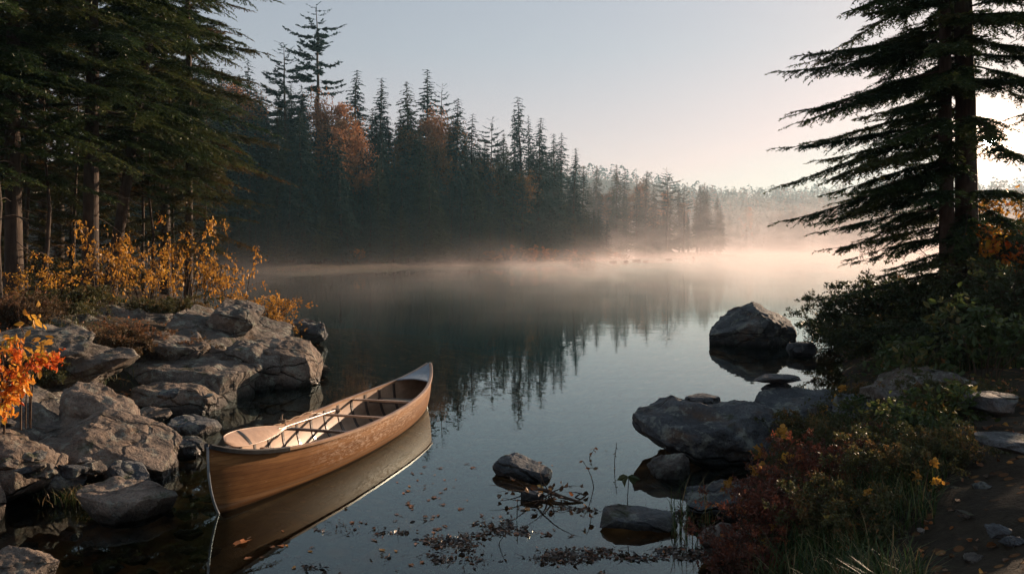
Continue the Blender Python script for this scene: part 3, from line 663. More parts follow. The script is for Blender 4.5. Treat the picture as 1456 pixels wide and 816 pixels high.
mb = MB(); railed(mb, sheer(-1, -1.0, -0.70, 24, 0.014, 0.009), 0.03, 0.038); railed(mb, sheer(1, -1.0, -0.84, 14, 0.014, 0.009), 0.03, 0.038)
mb.build('end_cap', M['cap'], canoe)
# decks
def deck(name, ua, ub, m, concave=0.05, z_=0.012):
    u = np.linspace(ua, ub, 16); n = 9; mb = MB(); v = []
    for q in u:
        x, y, z = hullpt(np.array([q]), np.array([pi / 2]))
        w = np.linspace(-1, 1, n); e = abs((q - ub) / (ua - ub)) ; cx = x[0] - math.copysign(1, q) * 0.0 + math.copysign(1, q) * concave * (1 - w ** 2) * e
        v.append(np.stack([cx, w * y[0] * 0.97, np.full(n, z[0] + z_) + 0.02 * (1 - w ** 2) * (y[0] / 0.2)], -1))
    v = np.array(v).reshape(-1, 3); i = np.arange(15)[:, None] * n + np.arange(n - 1)[None, :]
    f = np.stack([i, i + 1, i + n + 1, i + n], -1).reshape(-1, 4)
    if ua > 0: f = f[:, ::-1]
    mb.add(v, f); mb.add(v - [0, 0, 0.014], f[:, ::-1])
    fr = np.arange(n - 1); vv = np.vstack([v[:n], v[:n] - [0, 0, 0.014]]); mb.add(vv, np.stack([fr, fr + n, fr + n + 1, fr + 1], -1))
    mb.build(name, m, canoe, smooth=False)
deck('deck', 0.74, 0.985, M['paint']); deck('deck', -0.86, -0.985, M['gunwale'], 0.04)
# stem bands
for e in (-1, 1):
    th = np.linspace(0.0, pi / 2, 24); x, y, z = hullpt(np.full(24, float(e)), th)
    kx = np.linspace(e * 0.72, e * 0.985, 10); x2, y2, z2 = hullpt(kx, np.zeros(10))
    pts = np.vstack([np.stack([x2, 0 * x2, z2 - 0.002], -1), np.stack([x + e * 0.004, 0 * x, z], -1)])
    mb = MB(); tube(mb, pts, 0.011, 6); mb.build('stem_band', M['alu'], canoe, smooth=True)
# ribs
for k, uu_ in enumerate(np.linspace(-0.78, 0.72, 13)):
    th = np.linspace(0, pi / 2 * 0.98, 16); mb = MB()
    for sgn in (1, -1):
        rows = []
        for du, off, lf in ((-0.011, 0.014, 0.012), (-0.008, 0.021, 0.020), (0.008, 0.021, 0.020), (0.011, 0.014, 0.012)):
            x, y, z = hullpt(np.full(16, uu_ + du), th, off, lf); rows.append(np.stack([x, sgn * y, z], -1))
        v = np.stack(rows, 1).reshape(-1, 3); i = np.arange(15)[:, None] * 4 + np.arange(3)[None, :]
        f = np.stack([i, i + 1, i + 5, i + 4], -1).reshape(-1, 4)
        mb.add(v, f if sgn > 0 else f[:, ::-1])
    mb.build('rib', M['ribw'], canoe, smooth=False)
def cross(name, uu_, w, h, m, drop=0.02, narrow=0.7):
    x, y, z = hullpt(np.array([uu_]), np.array([pi / 2])); yy = np.linspace(-1, 1, 15) * (y[0] - 0.02)
    mb = MB(); path = np.stack([np.full(15, x[0]), yy, np.full(15, z[0] - drop)], -1)
    ws = w * (narrow + (1 - narrow) * np.abs(np.linspace(-1, 1, 15)) ** 2)
    v = []
    for a, b in ((-.5, -.5), (.5, -.5), (.5, .5), (-.5, .5)): v.append(path + np.stack([ws * a, 0 * ws, np.full(15, h * b)], -1))
    v = np.stack(v, 1).reshape(-1, 3); i = np.arange(14)[:, None] * 4; j = np.arange(4)[None, :]; j2 = (j + 1) % 4
    mb.add(v, np.stack([i + j, i + 4 + j, i + 4 + j2, i + j2], -1).reshape(-1, 4)); mb.build(name, m, canoe)
cross('thwart', 0.02, 0.06, 0.02, M['gunwale']); cross('thwart', 0.36, 0.06, 0.02, M['gunwale']); cross('thwart', -0.27, 0.06, 0.022, M['ribw'], 0.03)
# seats: an oblong frame with a woven panel
for us, zz_ in ((0.53, 0.24), (-0.56, 0.25)):
    x, y, z = hullpt(np.array([us]), np.array([pi / 2])); hw = y[0] - 0.05
    mb = MB(); box(mb, (x[0] - 0.11, 0, zz_), (0.035, 2 * hw + 0.03, 0.022)); box(mb, (x[0] + 0.11, 0, zz_), (0.035, 2 * hw + 0.0, 0.022))
    for q in (-1, 1): box(mb, (x[0], q * (hw - 0.07), zz_), (0.184, 0.035, 0.022))
    st = mb.build('seat', M['ribw'] if us > 0 else M['gunwale'], canoe)
    mb = MB(); box(mb, (x[0], 0, zz_ + 0.003), (0.184, 2 * hw - 0.176, 0.006)); mb.build('cane_panel', M['cane'], st)
# paddle across the near left gunwale
P0 = np.array([-2.385, 6.62, 0.50]); P1 = np.array([-2.12, 7.44, 0.44]); P2 = np.array([-1.86, 8.42, 0.405])
pad = empty('paddle', tuple(P0)); tag(pad, 'wide-bladed pale wooden paddle laid along the near gunwale of the canoe', 'paddle')
d1 = norm(P1 - P0); side = norm(np.array([-d1[1], d1[0], 0.75])); nrm = norm(np.cross(d1, side))
mb = MB(); n = 25; tt = np.linspace(0, 1, n); wd = 0.092 * np.maximum(np.sin(np.clip(tt * 1.02, 0, 1) ** 0.62 * pi), 0) ** 0.55; wd[0] = 0.004; wd[-1] = 0.016
Lb = np.linalg.norm(P1 - P0); rows = []
for s_ in np.linspace(-1, 1, 9):
    thick = 0.009 * (1 - abs(s_) ** 2) + 0.002
    rows.append((s_, thick))
for sgn in (1, -1):
    v = np.stack([(d1 * tt[:, None] * Lb) + side * (wd * s_)[:, None] + nrm * (sgn * th_) for s_, th_ in rows], 1)
    i = np.arange(n - 1)[:, None] * 9 + np.arange(8)[None, :]; f = np.stack([i, i + 1, i + 10, i + 9], -1).reshape(-1, 4)
    mb.add(v.reshape(-1, 3), f if sgn < 0 else f[:, ::-1])
e0 = np.stack([(d1 * tt[:, None] * Lb) + side * wd[:, None] * 1.0 + nrm * 0.002], 0)[0]
tube(mb, e0, 0.005, 6); tube(mb, (d1 * tt[:, None] * Lb) - side * wd[:, None], 0.005, 6)
bl = mb.build('blade', M['blade'], pad, smooth=True)
mb = MB(); v = []
for s_ in np.linspace(-0.98, 0.98, 9):
    for q in (0.27, 0.31):
        w_ = np.interp(q, tt, wd); v.append(d1 * q * Lb + side * w_ * s_ + nrm * (0.0135 * (1 - s_ ** 2) * 1 + 0.0035) * (1 if nrm[2] > 0 else -1))
v = np.array(v); i = np.arange(8) * 2; mb.add(v, np.stack([i, i + 1, i + 3, i + 2], -1)); mb.build('tape_band', M['cap'], bl)
mb = MB(); tube(mb, np.linspace(P1 - P0 - d1 * 0.12, P2 - P0, 14), 0.0135, 8); mb.build('shaft', M['gunwale'], pad, smooth=True)
mb = MB(); dd = norm(P2 - P1); sd2 = norm(np.array([-dd[1], dd[0], 0.0])); tube(mb, [P2 - P0 + sd2 * q for q in (-0.05, -0.03, 0, 0.03, 0.05)], [0.010, 0.018, 0.022, 0.018, 0.010], 8)
mb.build('grip', M['gunwale'], pad, smooth=True)
# a loop of old rope bound round the gunwale
m, nt = mat('frayed_rope'); g = N(nt); O = g.node('ShaderNodeTexCoord').outputs['Object']; q = g.noise(60, 4, .7, vec=O)
g.out(g.bsdf(g.ramp(q, [(.3, (.16, .10, .06)), (.7, (.42, .30, .2))]), 0.9, g.bump(q, .8, .01))); M['rope'] = m
gp = sheer(1, -0.42, 0.0, 60, -0.002, 0.02)
rot = np.array([[math.cos(ax), -math.sin(ax), 0], [math.sin(ax), math.cos(ax), 0], [0, 0, 1]])
gw = gp @ rot.T + np.array([cc[0], cc[1], 0]); k = np.arange(60)
gw = gw + np.stack([0.006 * np.sin(k * 0.5), 0.0 * k, 0.004 + 0.005 * np.cos(k * 0.5)], -1)
mb = MB(); tube(mb, gw - gw[0], 0.009, 6)
kn = gw[22] - gw[0]; a = np.linspace(0, 4 * pi, 30); tube(mb, np.stack([kn[0] + 0.03 * np.cos(a), kn[1] + 0.02 * np.sin(a), kn[2] + 0.004 * a - 0.02], -1), 0.009, 6)
tube(mb, [kn, kn + [-0.01, 0, 0.05], kn + [0.0, 0.01, 0.085]], [0.012, 0.012, 0.004], 6)
o = mb.build('rope', M['rope'], None, smooth=True, loc=gw[0]); tag(o, 'frayed rope wound along the far gunwale of the canoe', 'rope')

# ------------------------------------------------------------------ conifers
def cards(mb, P, Dv, L, Wd, rng, tint, up=None, tri=True):
    """thin tapering needle or leaf faces: P start, Dv direction, L length, Wd width"""
    r = rng.normal(size=P.shape); s = norm(np.cross(Dv, r)) if up is None else norm(np.cross(Dv, up + 0.4 * r))
    L = np.broadcast_to(L, len(P))[:, None]; Wd = np.broadcast_to(Wd, len(P))[:, None]
    a = P - s * Wd * .5; b = P + s * Wd * .5; c = P + Dv * L
    v = np.stack([a, b, c], 1).reshape(-1, 3); f = np.arange(len(P) * 3).reshape(-1, 3)
    mb.add(v, f, tint)
def conifer(seed, H, r0, cb, nb, Lmax, wood, need, twig_sp=0.09, twig_k=0.33, nstep=0.02, nlen=0.05, nwid=0.010, lean=(0, 0), droop=0.5, shape=1.0,
            side_bias=None, irregular=0.25, subsp=0.0, mmin=5, tipf=False, skip=None, sides=10, dead=0, wood_twig=True, upturn=0.0, tip_w=0.35, thick=0.02, hmax_detail=None):
    rng = np.random.default_rng(seed)
    hs = np.linspace(0, 1, 18); tz = hs * H
    wob = np.cumsum(rng.normal(size=(18, 2)) * 0.012 * H * 0.25, 0)
    tx = np.stack([lean[0] * tz + wob[:, 0] * hs, lean[1] * tz + wob[:, 1] * hs, tz], -1)
    tr = r0 * (1 - hs) ** 0.8 + 0.012; tr[0] *= 1.35; tr[1] *= 1.05
    tx[0, 2] -= 0.3
    tube(wood, tx, tr, sides)
    def trunk_at(h): return np.array([np.interp(h, tz, tx[:, k]) for k in range(3)])
    TO, TD, TL, TS, TT = [], [], [], [], []
    for b in range(nb):
        q = (b + rng.random()) / nb; h = H * (cb + (1 - cb) * q ** 0.95)
        az = b * 2.399 + rng.normal() * 0.35
        if skip is not None and skip[0] < h < skip[1] and math.cos(az - skip[2]) > skip[3] and rng.random() < .85: continue
        L = Lmax * ((1 - q) ** shape * 0.92 + 0.04) * (1 + irregular * rng.normal() * 0.6)
        if q < 0.14: L *= 0.6 + 2.8 * q
        if side_bias is not None:
            L *= 1 + side_bias[1] * max(-0.6, math.cos(az - side_bias[0]))
        L = min(max(L, 0.05 * Lmax), Lmax * 1.22)
        n = max(5, int(L / 0.12)) if wood_twig else 5
        t = np.linspace(0, 1, n)
        elev = 0.25 * (q - 0.35) + rng.normal() * 0.08
        dh = np.array([math.cos(az), math.sin(az), 0])
        bend = rng.normal() * 0.12 * L
        perp = np.array([-dh[1], dh[0], 0])
        zc = L * (elev * t - droop * 0.45 * t ** 2 + upturn * 0.3 * t ** 4)
        pts = trunk_at(h) + dh * (L * t * (1 - 0.08 * droop * t))[:, None] + perp * (bend * t ** 2)[:, None]
        pts[:, 2] += zc
        br = max(thick * L / 2.5, 0.004) * (1 - t * 0.85)
        if wood_twig: tube(wood, pts, br, 5, cap=False)
        elif L > 1.2: tube(wood, pts[:4], br[:4], 3, cap=False)
        # twigs either side of the branch
        m = max(mmin, int(L / twig_sp)); tt = np.sort(rng.uniform(0.12 if L > 1 else 0.0, 1, m))
        o = np.stack([np.interp(tt, t, pts[:, k]) for k in range(3)], -1)
        bd = norm(np.stack([np.interp(tt, t, np.gradient(pts[:, k])) for k in range(3)], -1))
        sg = np.where(np.arange(m) % 2 == 0, 1.0, -1.0)[:, None]
        sd = norm(np.cross(bd, np.array([0, 0, 1.0])))
        td = norm(bd * rng.uniform(0.55, 1.1, (m, 1)) + sd * sg * rng.uniform(0.5, 1.0, (m, 1)) + np.array([0, 0, 1]) * rng.normal(-0.12 - 0.12 * droop, 0.16, (m, 1)))
        tl = twig_k * L * (1.05 - tt) ** 0.7 * rng.uniform(0.45, 1.15, m) * np.minimum(1, 0.35 + tt * 2.5)
        tl = np.clip(tl, 0.5 * nlen * (min(1, L / Lmax * 2.5) if tipf else 1), twig_k * Lmax)
        TO.append(o); TD.append(td); TL.append(tl); TS.append(np.full(m, b)); TT.append(np.full(m, rng.random() * 0.5) + 0.25 * tt)
        TO.append(pts[-1:]-bd[-1:]*0.0); TD.append(bd[-1:]); TL.append(np.array([max(0.1 * L, nlen)])); TS.append(np.array([b])); TT.append(np.array([0.5]))
    TF = np.clip((H - np.concatenate(TO)[:, 2]) / (H * .16), .2, 1);  TO = np.concatenate(TO); TD = np.concatenate(TD); TL = np.concatenate(TL); TT = np.concatenate(TT)
    # drop some twigs so light comes through
    keep = rng.random(len(TO)) > 0.10; TO, TD, TL, TT, TF = TO[keep], TD[keep], TL[keep], TT[keep], TF[keep]
    if wood_twig: cards(need, TO, TD, TL, nwid * 0.9, rng, 0.0)
    if subsp > 0:                                     # side shoots on every twig, lying in the flat of the spray
        k = np.maximum(1, (TL / subsp).astype(int)); idx = np.repeat(np.arange(len(TO)), k)
        s = (np.arange(len(idx)) - np.repeat(np.cumsum(k) - k, k) + rng.random(len(idx))) / k[idx]
        o2 = TO[idx] + TD[idx] * (TL[idx] * s)[:, None]; o2[:, 2] -= droop * 0.25 * TL[idx] * s ** 2
        sg = np.where(rng.random(len(idx)) < .5, 1, -1)[:, None]
        d2 = norm(TD[idx] * rng.uniform(0.5, 1.0, (len(idx), 1)) + norm(np.cross(TD[idx], np.array([0, 0, 1.0]))) * sg * rng.uniform(.5, 1, (len(idx), 1)) + rng.normal(size=o2.shape) * .16 - np.array([0, 0, .12 * droop]))
        l2 = TL[idx] * (1.05 - s) * rng.uniform(.3, .7, len(idx)); l2 = np.maximum(l2, nlen * .8)
        TO = np.concatenate([TO, o2]); TD = np.concatenate([TD, d2]); TL = np.concatenate([TL, l2]); TT = np.concatenate([TT, TT[idx] + .1 * s])
    k = np.maximum(2, (TL / nstep).astype(int)); idx = np.repeat(np.arange(len(TO)), k)
    s = (np.arange(len(idx)) - np.repeat(np.cumsum(k) - k, k) + rng.random(len(idx))) / k[idx]
    if tipf: k_f = np.clip(TF[idx], .22, 1)
    P = TO[idx] + TD[idx] * (TL[idx] * s)[:, None]; P[:, 2] -= droop * 0.25 * TL[idx] * s ** 2
    sdv = norm(np.cross(TD[idx], np.array([0, 0, 1.0]))) * np.where(rng.random(len(idx)) < .5, 1, -1)[:, None]
    nd = norm(TD[idx] * rng.uniform(0.4, 1.2, (len(idx), 1)) + sdv * rng.uniform(0.1, 1.0, (len(idx), 1)) + rng.normal(size=P.shape) * 0.28)
    LL = nlen * rng.uniform(0.7, 1.2, len(idx)) * (1 - 0.45 * s)
    if tipf: LL = LL * k_f
    cards(need, P, nd, LL, nwid * rng.uniform(0.8, 1.3, len(idx)), rng, np.clip(TT[idx] + 0.25 * rng.random(len(idx)), 0, 1), up=np.array([0, 0, 1.0]))
    # dead lower stubs
    for b in range(dead):
        h = H * rng.uniform(0.04, cb + 0.08); az = rng.uniform(0, 6.28); L = rng.uniform(0.3, 1.0) * Lmax * 0.4
        t = np.linspace(0, 1, 5); d_ = np.array([math.cos(az), math.sin(az), -0.15])
        tube(wood, trunk_at(h) + d_ * (L * t)[:, None] + np.array([0, 0, -1]) * (0.2 * L * t ** 2)[:, None], 0.010 * (1 - t * 0.7), 4, cap=False)
def tree_obj(name, wood_me, crown_me, loc, rz, sc, label, cat='tree', group=None):
    t = empty(name, loc, rz, sc); tag(t, label, cat, group)
    link('trunk', wood_me, t); link('crown', crown_me, t); return t

# deciduous crown and shrubs -------------------------------------------------
def leaf_faces(mb, P, Dv, size, rng, tint, wide=0.5, fold=0.25):
    n = len(P); size = np.broadcast_to(size, n)[:, None]
    s = norm(np.cross(Dv, rng.normal(size=P.shape))); u_ = np.cross(s, Dv); fold = fold * rng.uniform(-.6, 3.0, (n, 1))
    w = wide * size * 0.5
    v = np.stack([P, P + Dv * size * .3 + s * w * .85 + u_ * w * fold, P + Dv * size * .65 + s * w * .8 + u_ * w * fold, P + Dv * size * .96 - u_ * size * rng.uniform(-.1, .35, (n, 1)),
                  P + Dv * size * .65 - s * w * .8 + u_ * w * fold, P + Dv * size * .3 - s * w * .85 + u_ * w * fold], 1).reshape(-1, 3)
    i = np.arange(n)[:, None] * 6
    mb.add(v, np.concatenate([i + np.array([0, 1, 2, 3]), i + np.array([0, 3, 4, 5])]), np.concatenate([tint, tint]))
def shrub(seed, H, R, nst, wood, leaf, lsize=0.06, nleaf=30, branch=5, sub=3, spread=0.7, droop=0.3, arch=0.2, quad=False, r0=0.012, low=0.15, wide=0.55, hang=0.5, clump=0.0, dirn=None, r_base=0.1):
    rng = np.random.default_rng(seed)
    LP, LD, LT = [], [], []
    for s_ in range(nst):
        az = rng.uniform(0, 2 * pi); sp = R * rng.uniform(0.15, 1) * spread
        base = np.array([math.cos(az), math.sin(az), 0]) * r_base * R * rng.random() * 2
        h = H * rng.uniform(0.6, 1.0) * (1 - 0.35 * (sp / max(R, .01)) ** 2)
        if dirn is not None: az = dirn[0] + rng.normal() * dirn[1]
        n = 9; t = np.linspace(0, 1, n)
        out = np.array([math.cos(az), math.sin(az), 0])
        pts = base + out * (sp * (t ** 1.4))[:, None]; pts[:, 2] += h * (t - arch * t ** 3 * 0.8)
        pts += np.cumsum(rng.normal(size=(n, 3)), 0) * 0.018 * H * t[:, None]; pts[0, 2] -= 0.15
        tube(wood, pts, r0 * (1.15 - t) * rng.uniform(.7, 1.2), 5, cap=False)
        tone = rng.random()
        for b in range(branch):
            q = rng.uniform(low, 1.0); o = np.array([np.interp(q, t, pts[:, k]) for k in range(3)])
            a2 = az + rng.normal() * 1.4; L = R * 0.62 * rng.uniform(0.5, 1.0) * (1.15 - 0.6 * q)
            dv = norm(np.array([math.cos(a2), math.sin(a2), rng.uniform(0.1, 0.9)]))
            m = 6; t2 = np.linspace(0, 1, m); p2 = o + dv * (L * t2)[:, None]; p2[:, 2] -= droop * L * t2 ** 2; p2 += np.cumsum(rng.normal(size=(m, 3)), 0) * 0.04 * L
            tube(wood, p2, r0 * 0.45 * (1.1 - t2), 4, cap=False)
            for c in range(sub):
                q2 = rng.uniform(0.2, 1); o2 = np.array([np.interp(q2, t2, p2[:, k]) for k in range(3)])
                d2 = norm(dv * 0.7 + rng.normal(size=3) * 0.6); L2 = L * 0.5 * rng.uniform(.4, 1)
                k = max(2, int(nleaf * rng.uniform(.5, 1.3))); tq = rng.uniform(0.1, 1, k)
                P = o2 + d2 * (L2 * tq)[:, None]; P[:, 2] -= droop * 0.6 * L2 * tq ** 2
                P += rng.normal(size=P.shape) * lsize * 0.4
                tube(wood, np.stack([o2, o2 + d2 * L2 * .5 - [0, 0, droop * .15 * L2], o2 + d2 * L2 - [0, 0, droop * .6 * L2]]), [r0 * .22, r0 * .15, r0 * .08], 3, cap=False)
                LP.append(P); LD.append(norm(d2 * 0.4 + rng.normal(size=P.shape) * 0.7 + np.array([0, 0, -hang])))
                LT.append(np.clip(0.55 * tone + 0.25 * rng.random() + 0.3 * rng.random(k) - 0.05, 0, 1))
    LP = np.concatenate(LP); LD = np.concatenate(LD); LT = np.concatenate(LT)
    ok = LP[:, 2] > -0.05; LP, LD, LT = LP[ok], LD[ok], LT[ok]
    sz = lsize * rng.uniform(0.6, 1.25, len(LP))
    if quad: leaf_faces(leaf, LP, LD, sz, rng, LT, wide)
    else: cards(leaf, LP, LD, sz, sz * wide, rng, LT)
def shrub_obj(name, me, loc, rz, sc, label, cat='shrub', group=None):
    t = empty(name, loc, rz, sc); tag(t, label, cat, group); link('stems', me[0], t); link('foliage', me[1], t); return t
def shrub_mesh(mkey, wkey='twig', **kw):
    w, l = MB(), MB(); shrub(wood=w, leaf=l, **kw); return w.mesh('stems', M[wkey], True), l.mesh('foliage', M[mkey])

# ---- far trees: a few variants of each kind ------------------------------
def far_variant(seed, H, Lmax, nb, cb, mkey, **kw):
    w, n_ = MB(), MB()
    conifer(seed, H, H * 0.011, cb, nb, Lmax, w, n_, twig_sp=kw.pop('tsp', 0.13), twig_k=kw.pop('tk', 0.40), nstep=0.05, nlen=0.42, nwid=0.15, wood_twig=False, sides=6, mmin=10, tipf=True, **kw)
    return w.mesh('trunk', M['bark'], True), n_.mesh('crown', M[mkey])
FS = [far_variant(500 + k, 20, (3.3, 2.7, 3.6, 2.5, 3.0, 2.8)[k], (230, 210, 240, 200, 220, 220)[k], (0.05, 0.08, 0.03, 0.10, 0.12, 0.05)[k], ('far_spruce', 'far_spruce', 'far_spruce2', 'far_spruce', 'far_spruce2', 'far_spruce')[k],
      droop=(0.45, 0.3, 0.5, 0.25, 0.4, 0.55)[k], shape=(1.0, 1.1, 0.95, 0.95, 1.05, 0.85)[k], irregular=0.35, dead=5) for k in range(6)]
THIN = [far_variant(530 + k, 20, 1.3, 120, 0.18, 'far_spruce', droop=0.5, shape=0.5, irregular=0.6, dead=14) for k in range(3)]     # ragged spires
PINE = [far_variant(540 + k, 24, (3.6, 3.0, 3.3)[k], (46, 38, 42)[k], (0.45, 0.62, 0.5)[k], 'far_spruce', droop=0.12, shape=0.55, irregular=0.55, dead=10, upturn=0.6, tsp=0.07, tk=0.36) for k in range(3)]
def broad(seed, H, R, mkey):
    w, l = MB(), MB(); rng = np.random.default_rng(seed)
    hs = np.linspace(0, 1, 10); tx = np.stack([np.cumsum(rng.normal(size=10)) * .12, np.cumsum(rng.normal(size=10)) * .12, hs * H], -1); tube(w, tx, 0.16 * (1.05 - hs), 7)
    LP, LT = [], []
    for b in range(26):
        q = rng.uniform(0.55, 0.97); o = np.array([np.interp(q, hs, tx[:, k]) for k in range(3)]); az = b * 2.4
        L = R * rng.uniform(0.25, 1.35) * (1.0 - 1.2 * abs(q - 0.78)); dv = norm(np.array([math.cos(az), math.sin(az), rng.uniform(0.3, 1.0)]))
        t = np.linspace(0, 1, 5); p = o + dv * (L * t)[:, None]; tube(w, p, 0.05 * (1.1 - t), 4, cap=False)
        for c in range(9):
            cen = o + dv * L * rng.uniform(0.35, 1.05) + rng.normal(size=3) * L * 0.22
            k = 13; LP.append(cen + rng.normal(size=(k, 3)) * np.array([.6, .6, .2])); LT.append(np.full(k, rng.random()) * .6 + rng.random(k) * .4)
    LP = np.concatenate(LP); LT = np.concatenate(LT); D_ = norm(rng.normal(size=LP.shape)); cards(l, LP, D_, 0.26, 0.17, rng, LT)
    return w.mesh('trunk', M['bark'], True), l.mesh('crown', M[mkey])
BO = [broad(560, 12, 2.3, 'orange_far'), broad(561, 12.5, 2.0, 'orange_far'), broad(562, 12, 2.5, 'brown_far'), broad(563, 12.5, 2.2, 'brown_far')]

FR = random.Random(77)
def far_tree(kind, px, d, top_py, label, group=None, k=None, cat=None, wsc=1.0, mn=5.0, top=None):
    x = (px - 728) / F * d; z0 = gz(x, d) - 0.1
    zt = (CH + (HZ - top_py) / F * d) if top is None else top
    lib, h0, nm, ct = {'spruce': (FS, 20, 'spruce_tree', 'spruce'), 'thin': (THIN, 20, 'spruce_tree', 'spruce'), 'pine': (PINE, 24, 'pine_tree', 'pine'), 'broad': (BO, 12.5, 'maple_tree', 'tree')}[kind]
    h = max(zt - z0, mn); s = h / h0; q = FR.randrange(len(lib)) if k is None else k
    w_ = s ** 0.75 * wsc * 1.15 if kind != 'broad' else .85
    return tree_obj(nm, lib[q][0], lib[q][1], (x, d, z0), FR.uniform(0, 6.28), (w_, w_, s), label, cat or ct, group)
SHORE = [(300, 76), (430, 80), (600, 96), (760, 114), (840, 140), (880, 158)]
def dshore(px): return float(np.interp(px, [a for a, b in SHORE], [b for a, b in SHORE]))
# skyline trees, each told apart
SKY = [('pine', 454, 5, 14, 'tallest pine on the skyline, with open tufted branches', 1, 1.0), ('pine', 408, 57, 13, 'bushy-topped pine immediately left of the tallest pine', 0, 1.0),
       ('thin', 353, 84, 22, 'thin bare-topped spire just right of the nearest leaning spruce', 0, .8),
       ('spruce', 506, 100, 12, 'pointed spruce, first one right of the tallest pine across a gap of sky', 0, 1), ('spruce', 538, 112, 12, 'slim spruce second to the right of the tallest pine', 1, 1),
       ('spruce', 578, 116, 10, 'full cone-shaped spruce above the orange trees, third right of the tallest pine', 2, 1), ('spruce', 609, 98, 14, 'high narrow-topped spruce, fourth right of the tallest pine', 3, 1),
       ('pine', 627, 118, 16, 'loose tufted conifer touching the high narrow-topped spruce', 2, .7), ('spruce', 645, 140, 8, 'dark spruce leaning on the skyline right of the tufted conifer', 5, 1),
       ('thin', 668, 162, 8, 'ragged dead-topped spruce between two fuller ones mid skyline', 1, 1), ('pine', 698, 166, 8, 'small pine with a knobbly crown mid skyline', 2, .8),
       ('spruce', 716, 190, 5, 'short spruce below the knobbly pine', 4, 1), ('thin', 742, 138, 9, 'tall ragged spire, the highest in the cluster of snags', 0, 1),
       ('thin', 731, 155, 11, 'grey bare snag on the left of the tall ragged spire', 2, .55), ('thin', 754, 164, 11, 'grey bare snag on the right of the tall ragged spire', 1, .6),
       ('spruce', 768, 168, 6, 'thick dark spruce just right of the snag cluster', 0, 1), ('spruce', 788, 190, 5, 'narrow spruce second right of the snag cluster', 3, 1),
       ('thin', 796, 188, 8, 'open-branched spruce behind the narrow one near the end of the point', 1, 1), ('spruce', 815, 211, 3, 'last tall spruce at the end of the wooded point', 1, 1),
       ('spruce', 828, 236, 8, 'small spruce half hidden behind the last tall spruce of the point', 3, 1)]
for kd, px, ty, off, lab, k, ws in SKY:
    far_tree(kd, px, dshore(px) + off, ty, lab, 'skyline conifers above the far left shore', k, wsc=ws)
# orange and brown broadleaf trees in the wall of conifers
for j, (px, ty, off, k) in enumerate([(350, 142, 12, 0), (336, 128, 18, 1), (462, 145, 12, 0), (478, 152, 10, 1), (492, 170, 9, 2), (586, 176, 11, 2), (604, 174, 10, 1), (626, 168, 12, 0), (640, 180, 9, 3), (575, 200, 9, 3), (690, 232, 8, 3), (744, 248, 5, 2), (470, 188, 8, 1), (618, 205, 8, 2), (505, 190, 8, 0)]):
    far_tree('broad', px, dshore(px) + off, ty, ('orange-leaved tree glowing among the dark conifers across the lake' if k < 2 else 'brownish autumn tree among the dark conifers across the lake'),
             ('orange trees in the far forest' if k < 2 else 'brown autumn trees in the far forest'), k)
# the wall of forest behind and between
def env(px): return float(np.interp(px, [0, 250, 330, 380, 430, 470, 520, 600, 650, 700, 760, 800, 830, 880], [60, 60, 95, 120, 115, 150, 150, 155, 175, 205, 195, 220, 260, 330]))
for r_, (off, lift, step, lab, grp) in enumerate([(3, 95, 15, 'lower dark spruce in the front row along the far left shore', 'front row of the far left shore'),
        (7, 52, 14, 'dark spruce in the second row behind the far left shore', 'second row of the far left shore'), (13, 22, 15, 'dark spruce deep in the far left forest', 'rear rows of the far left forest'),
        (20, 8, 17, 'dark spruce deep in the far left forest', 'rear rows of the far left forest')]):
    px = 150 + r_ * 5
    while px < (858 if r_ < 2 else 822):
        p = px + FR.uniform(-5, 5); ty = env(p) + lift * FR.uniform(0.4, 1.5) * (1 if p < 760 else .6)
        far_tree('spruce' if FR.random() < .85 else 'thin', p, dshore(p) + off + FR.uniform(-1, 1.5), min(ty, 335), lab, grp, mn=4); px += step * FR.uniform(.75, 1.25)
px = 300.0
while px < 868:
    far_tree('spruce', px, dshore(px) + FR.uniform(.8, 2.2), FR.uniform(292, 338), 'young dark spruce at the very edge of the far left shore', 'young spruces at the far waterline', mn=2.5, wsc=1.2); px += FR.uniform(7, 15)
# middle shore behind the point
MS = [(846, 236, 200), (876, 234, 198), (886, 240, 202), (918, 243, 208), (905, 258, 206), (949, 238, 214), (928, 262, 211), (972, 262, 222)]
ML = ['pale hazy spruce first behind the point', 'hazy slim spruce left of a close pair', 'hazy slim spruce right of a close pair', 'hazy spruce with a leaning top before the tall pine', 'low hazy spruce between the pair and the leaning top',
      'tallest hazy pine on the middle shore', 'small hazy spruce just left of the tallest hazy pine', 'hazy flat-topped pine right of the tallest hazy pine']
for j, (px, ty, d) in enumerate(MS): far_tree('pine' if j in (5, 7) else ('thin' if j in (2, 3) else 'spruce'), px, d + 4, ty, ML[j], 'hazy conifers on the middle shore')
for j in range(46):
    px = FR.uniform(832, 1030); d = float(np.interp(px, [832, 900, 960, 1030], [200, 207, 222, 250])) + FR.uniform(2, 16)
    far_tree(FR.choice(['spruce', 'spruce', 'thin', 'broad']), px, d, FR.uniform(258, 315), 'hazy tree filling the middle shore behind the point', 'misty trees of the middle shore')
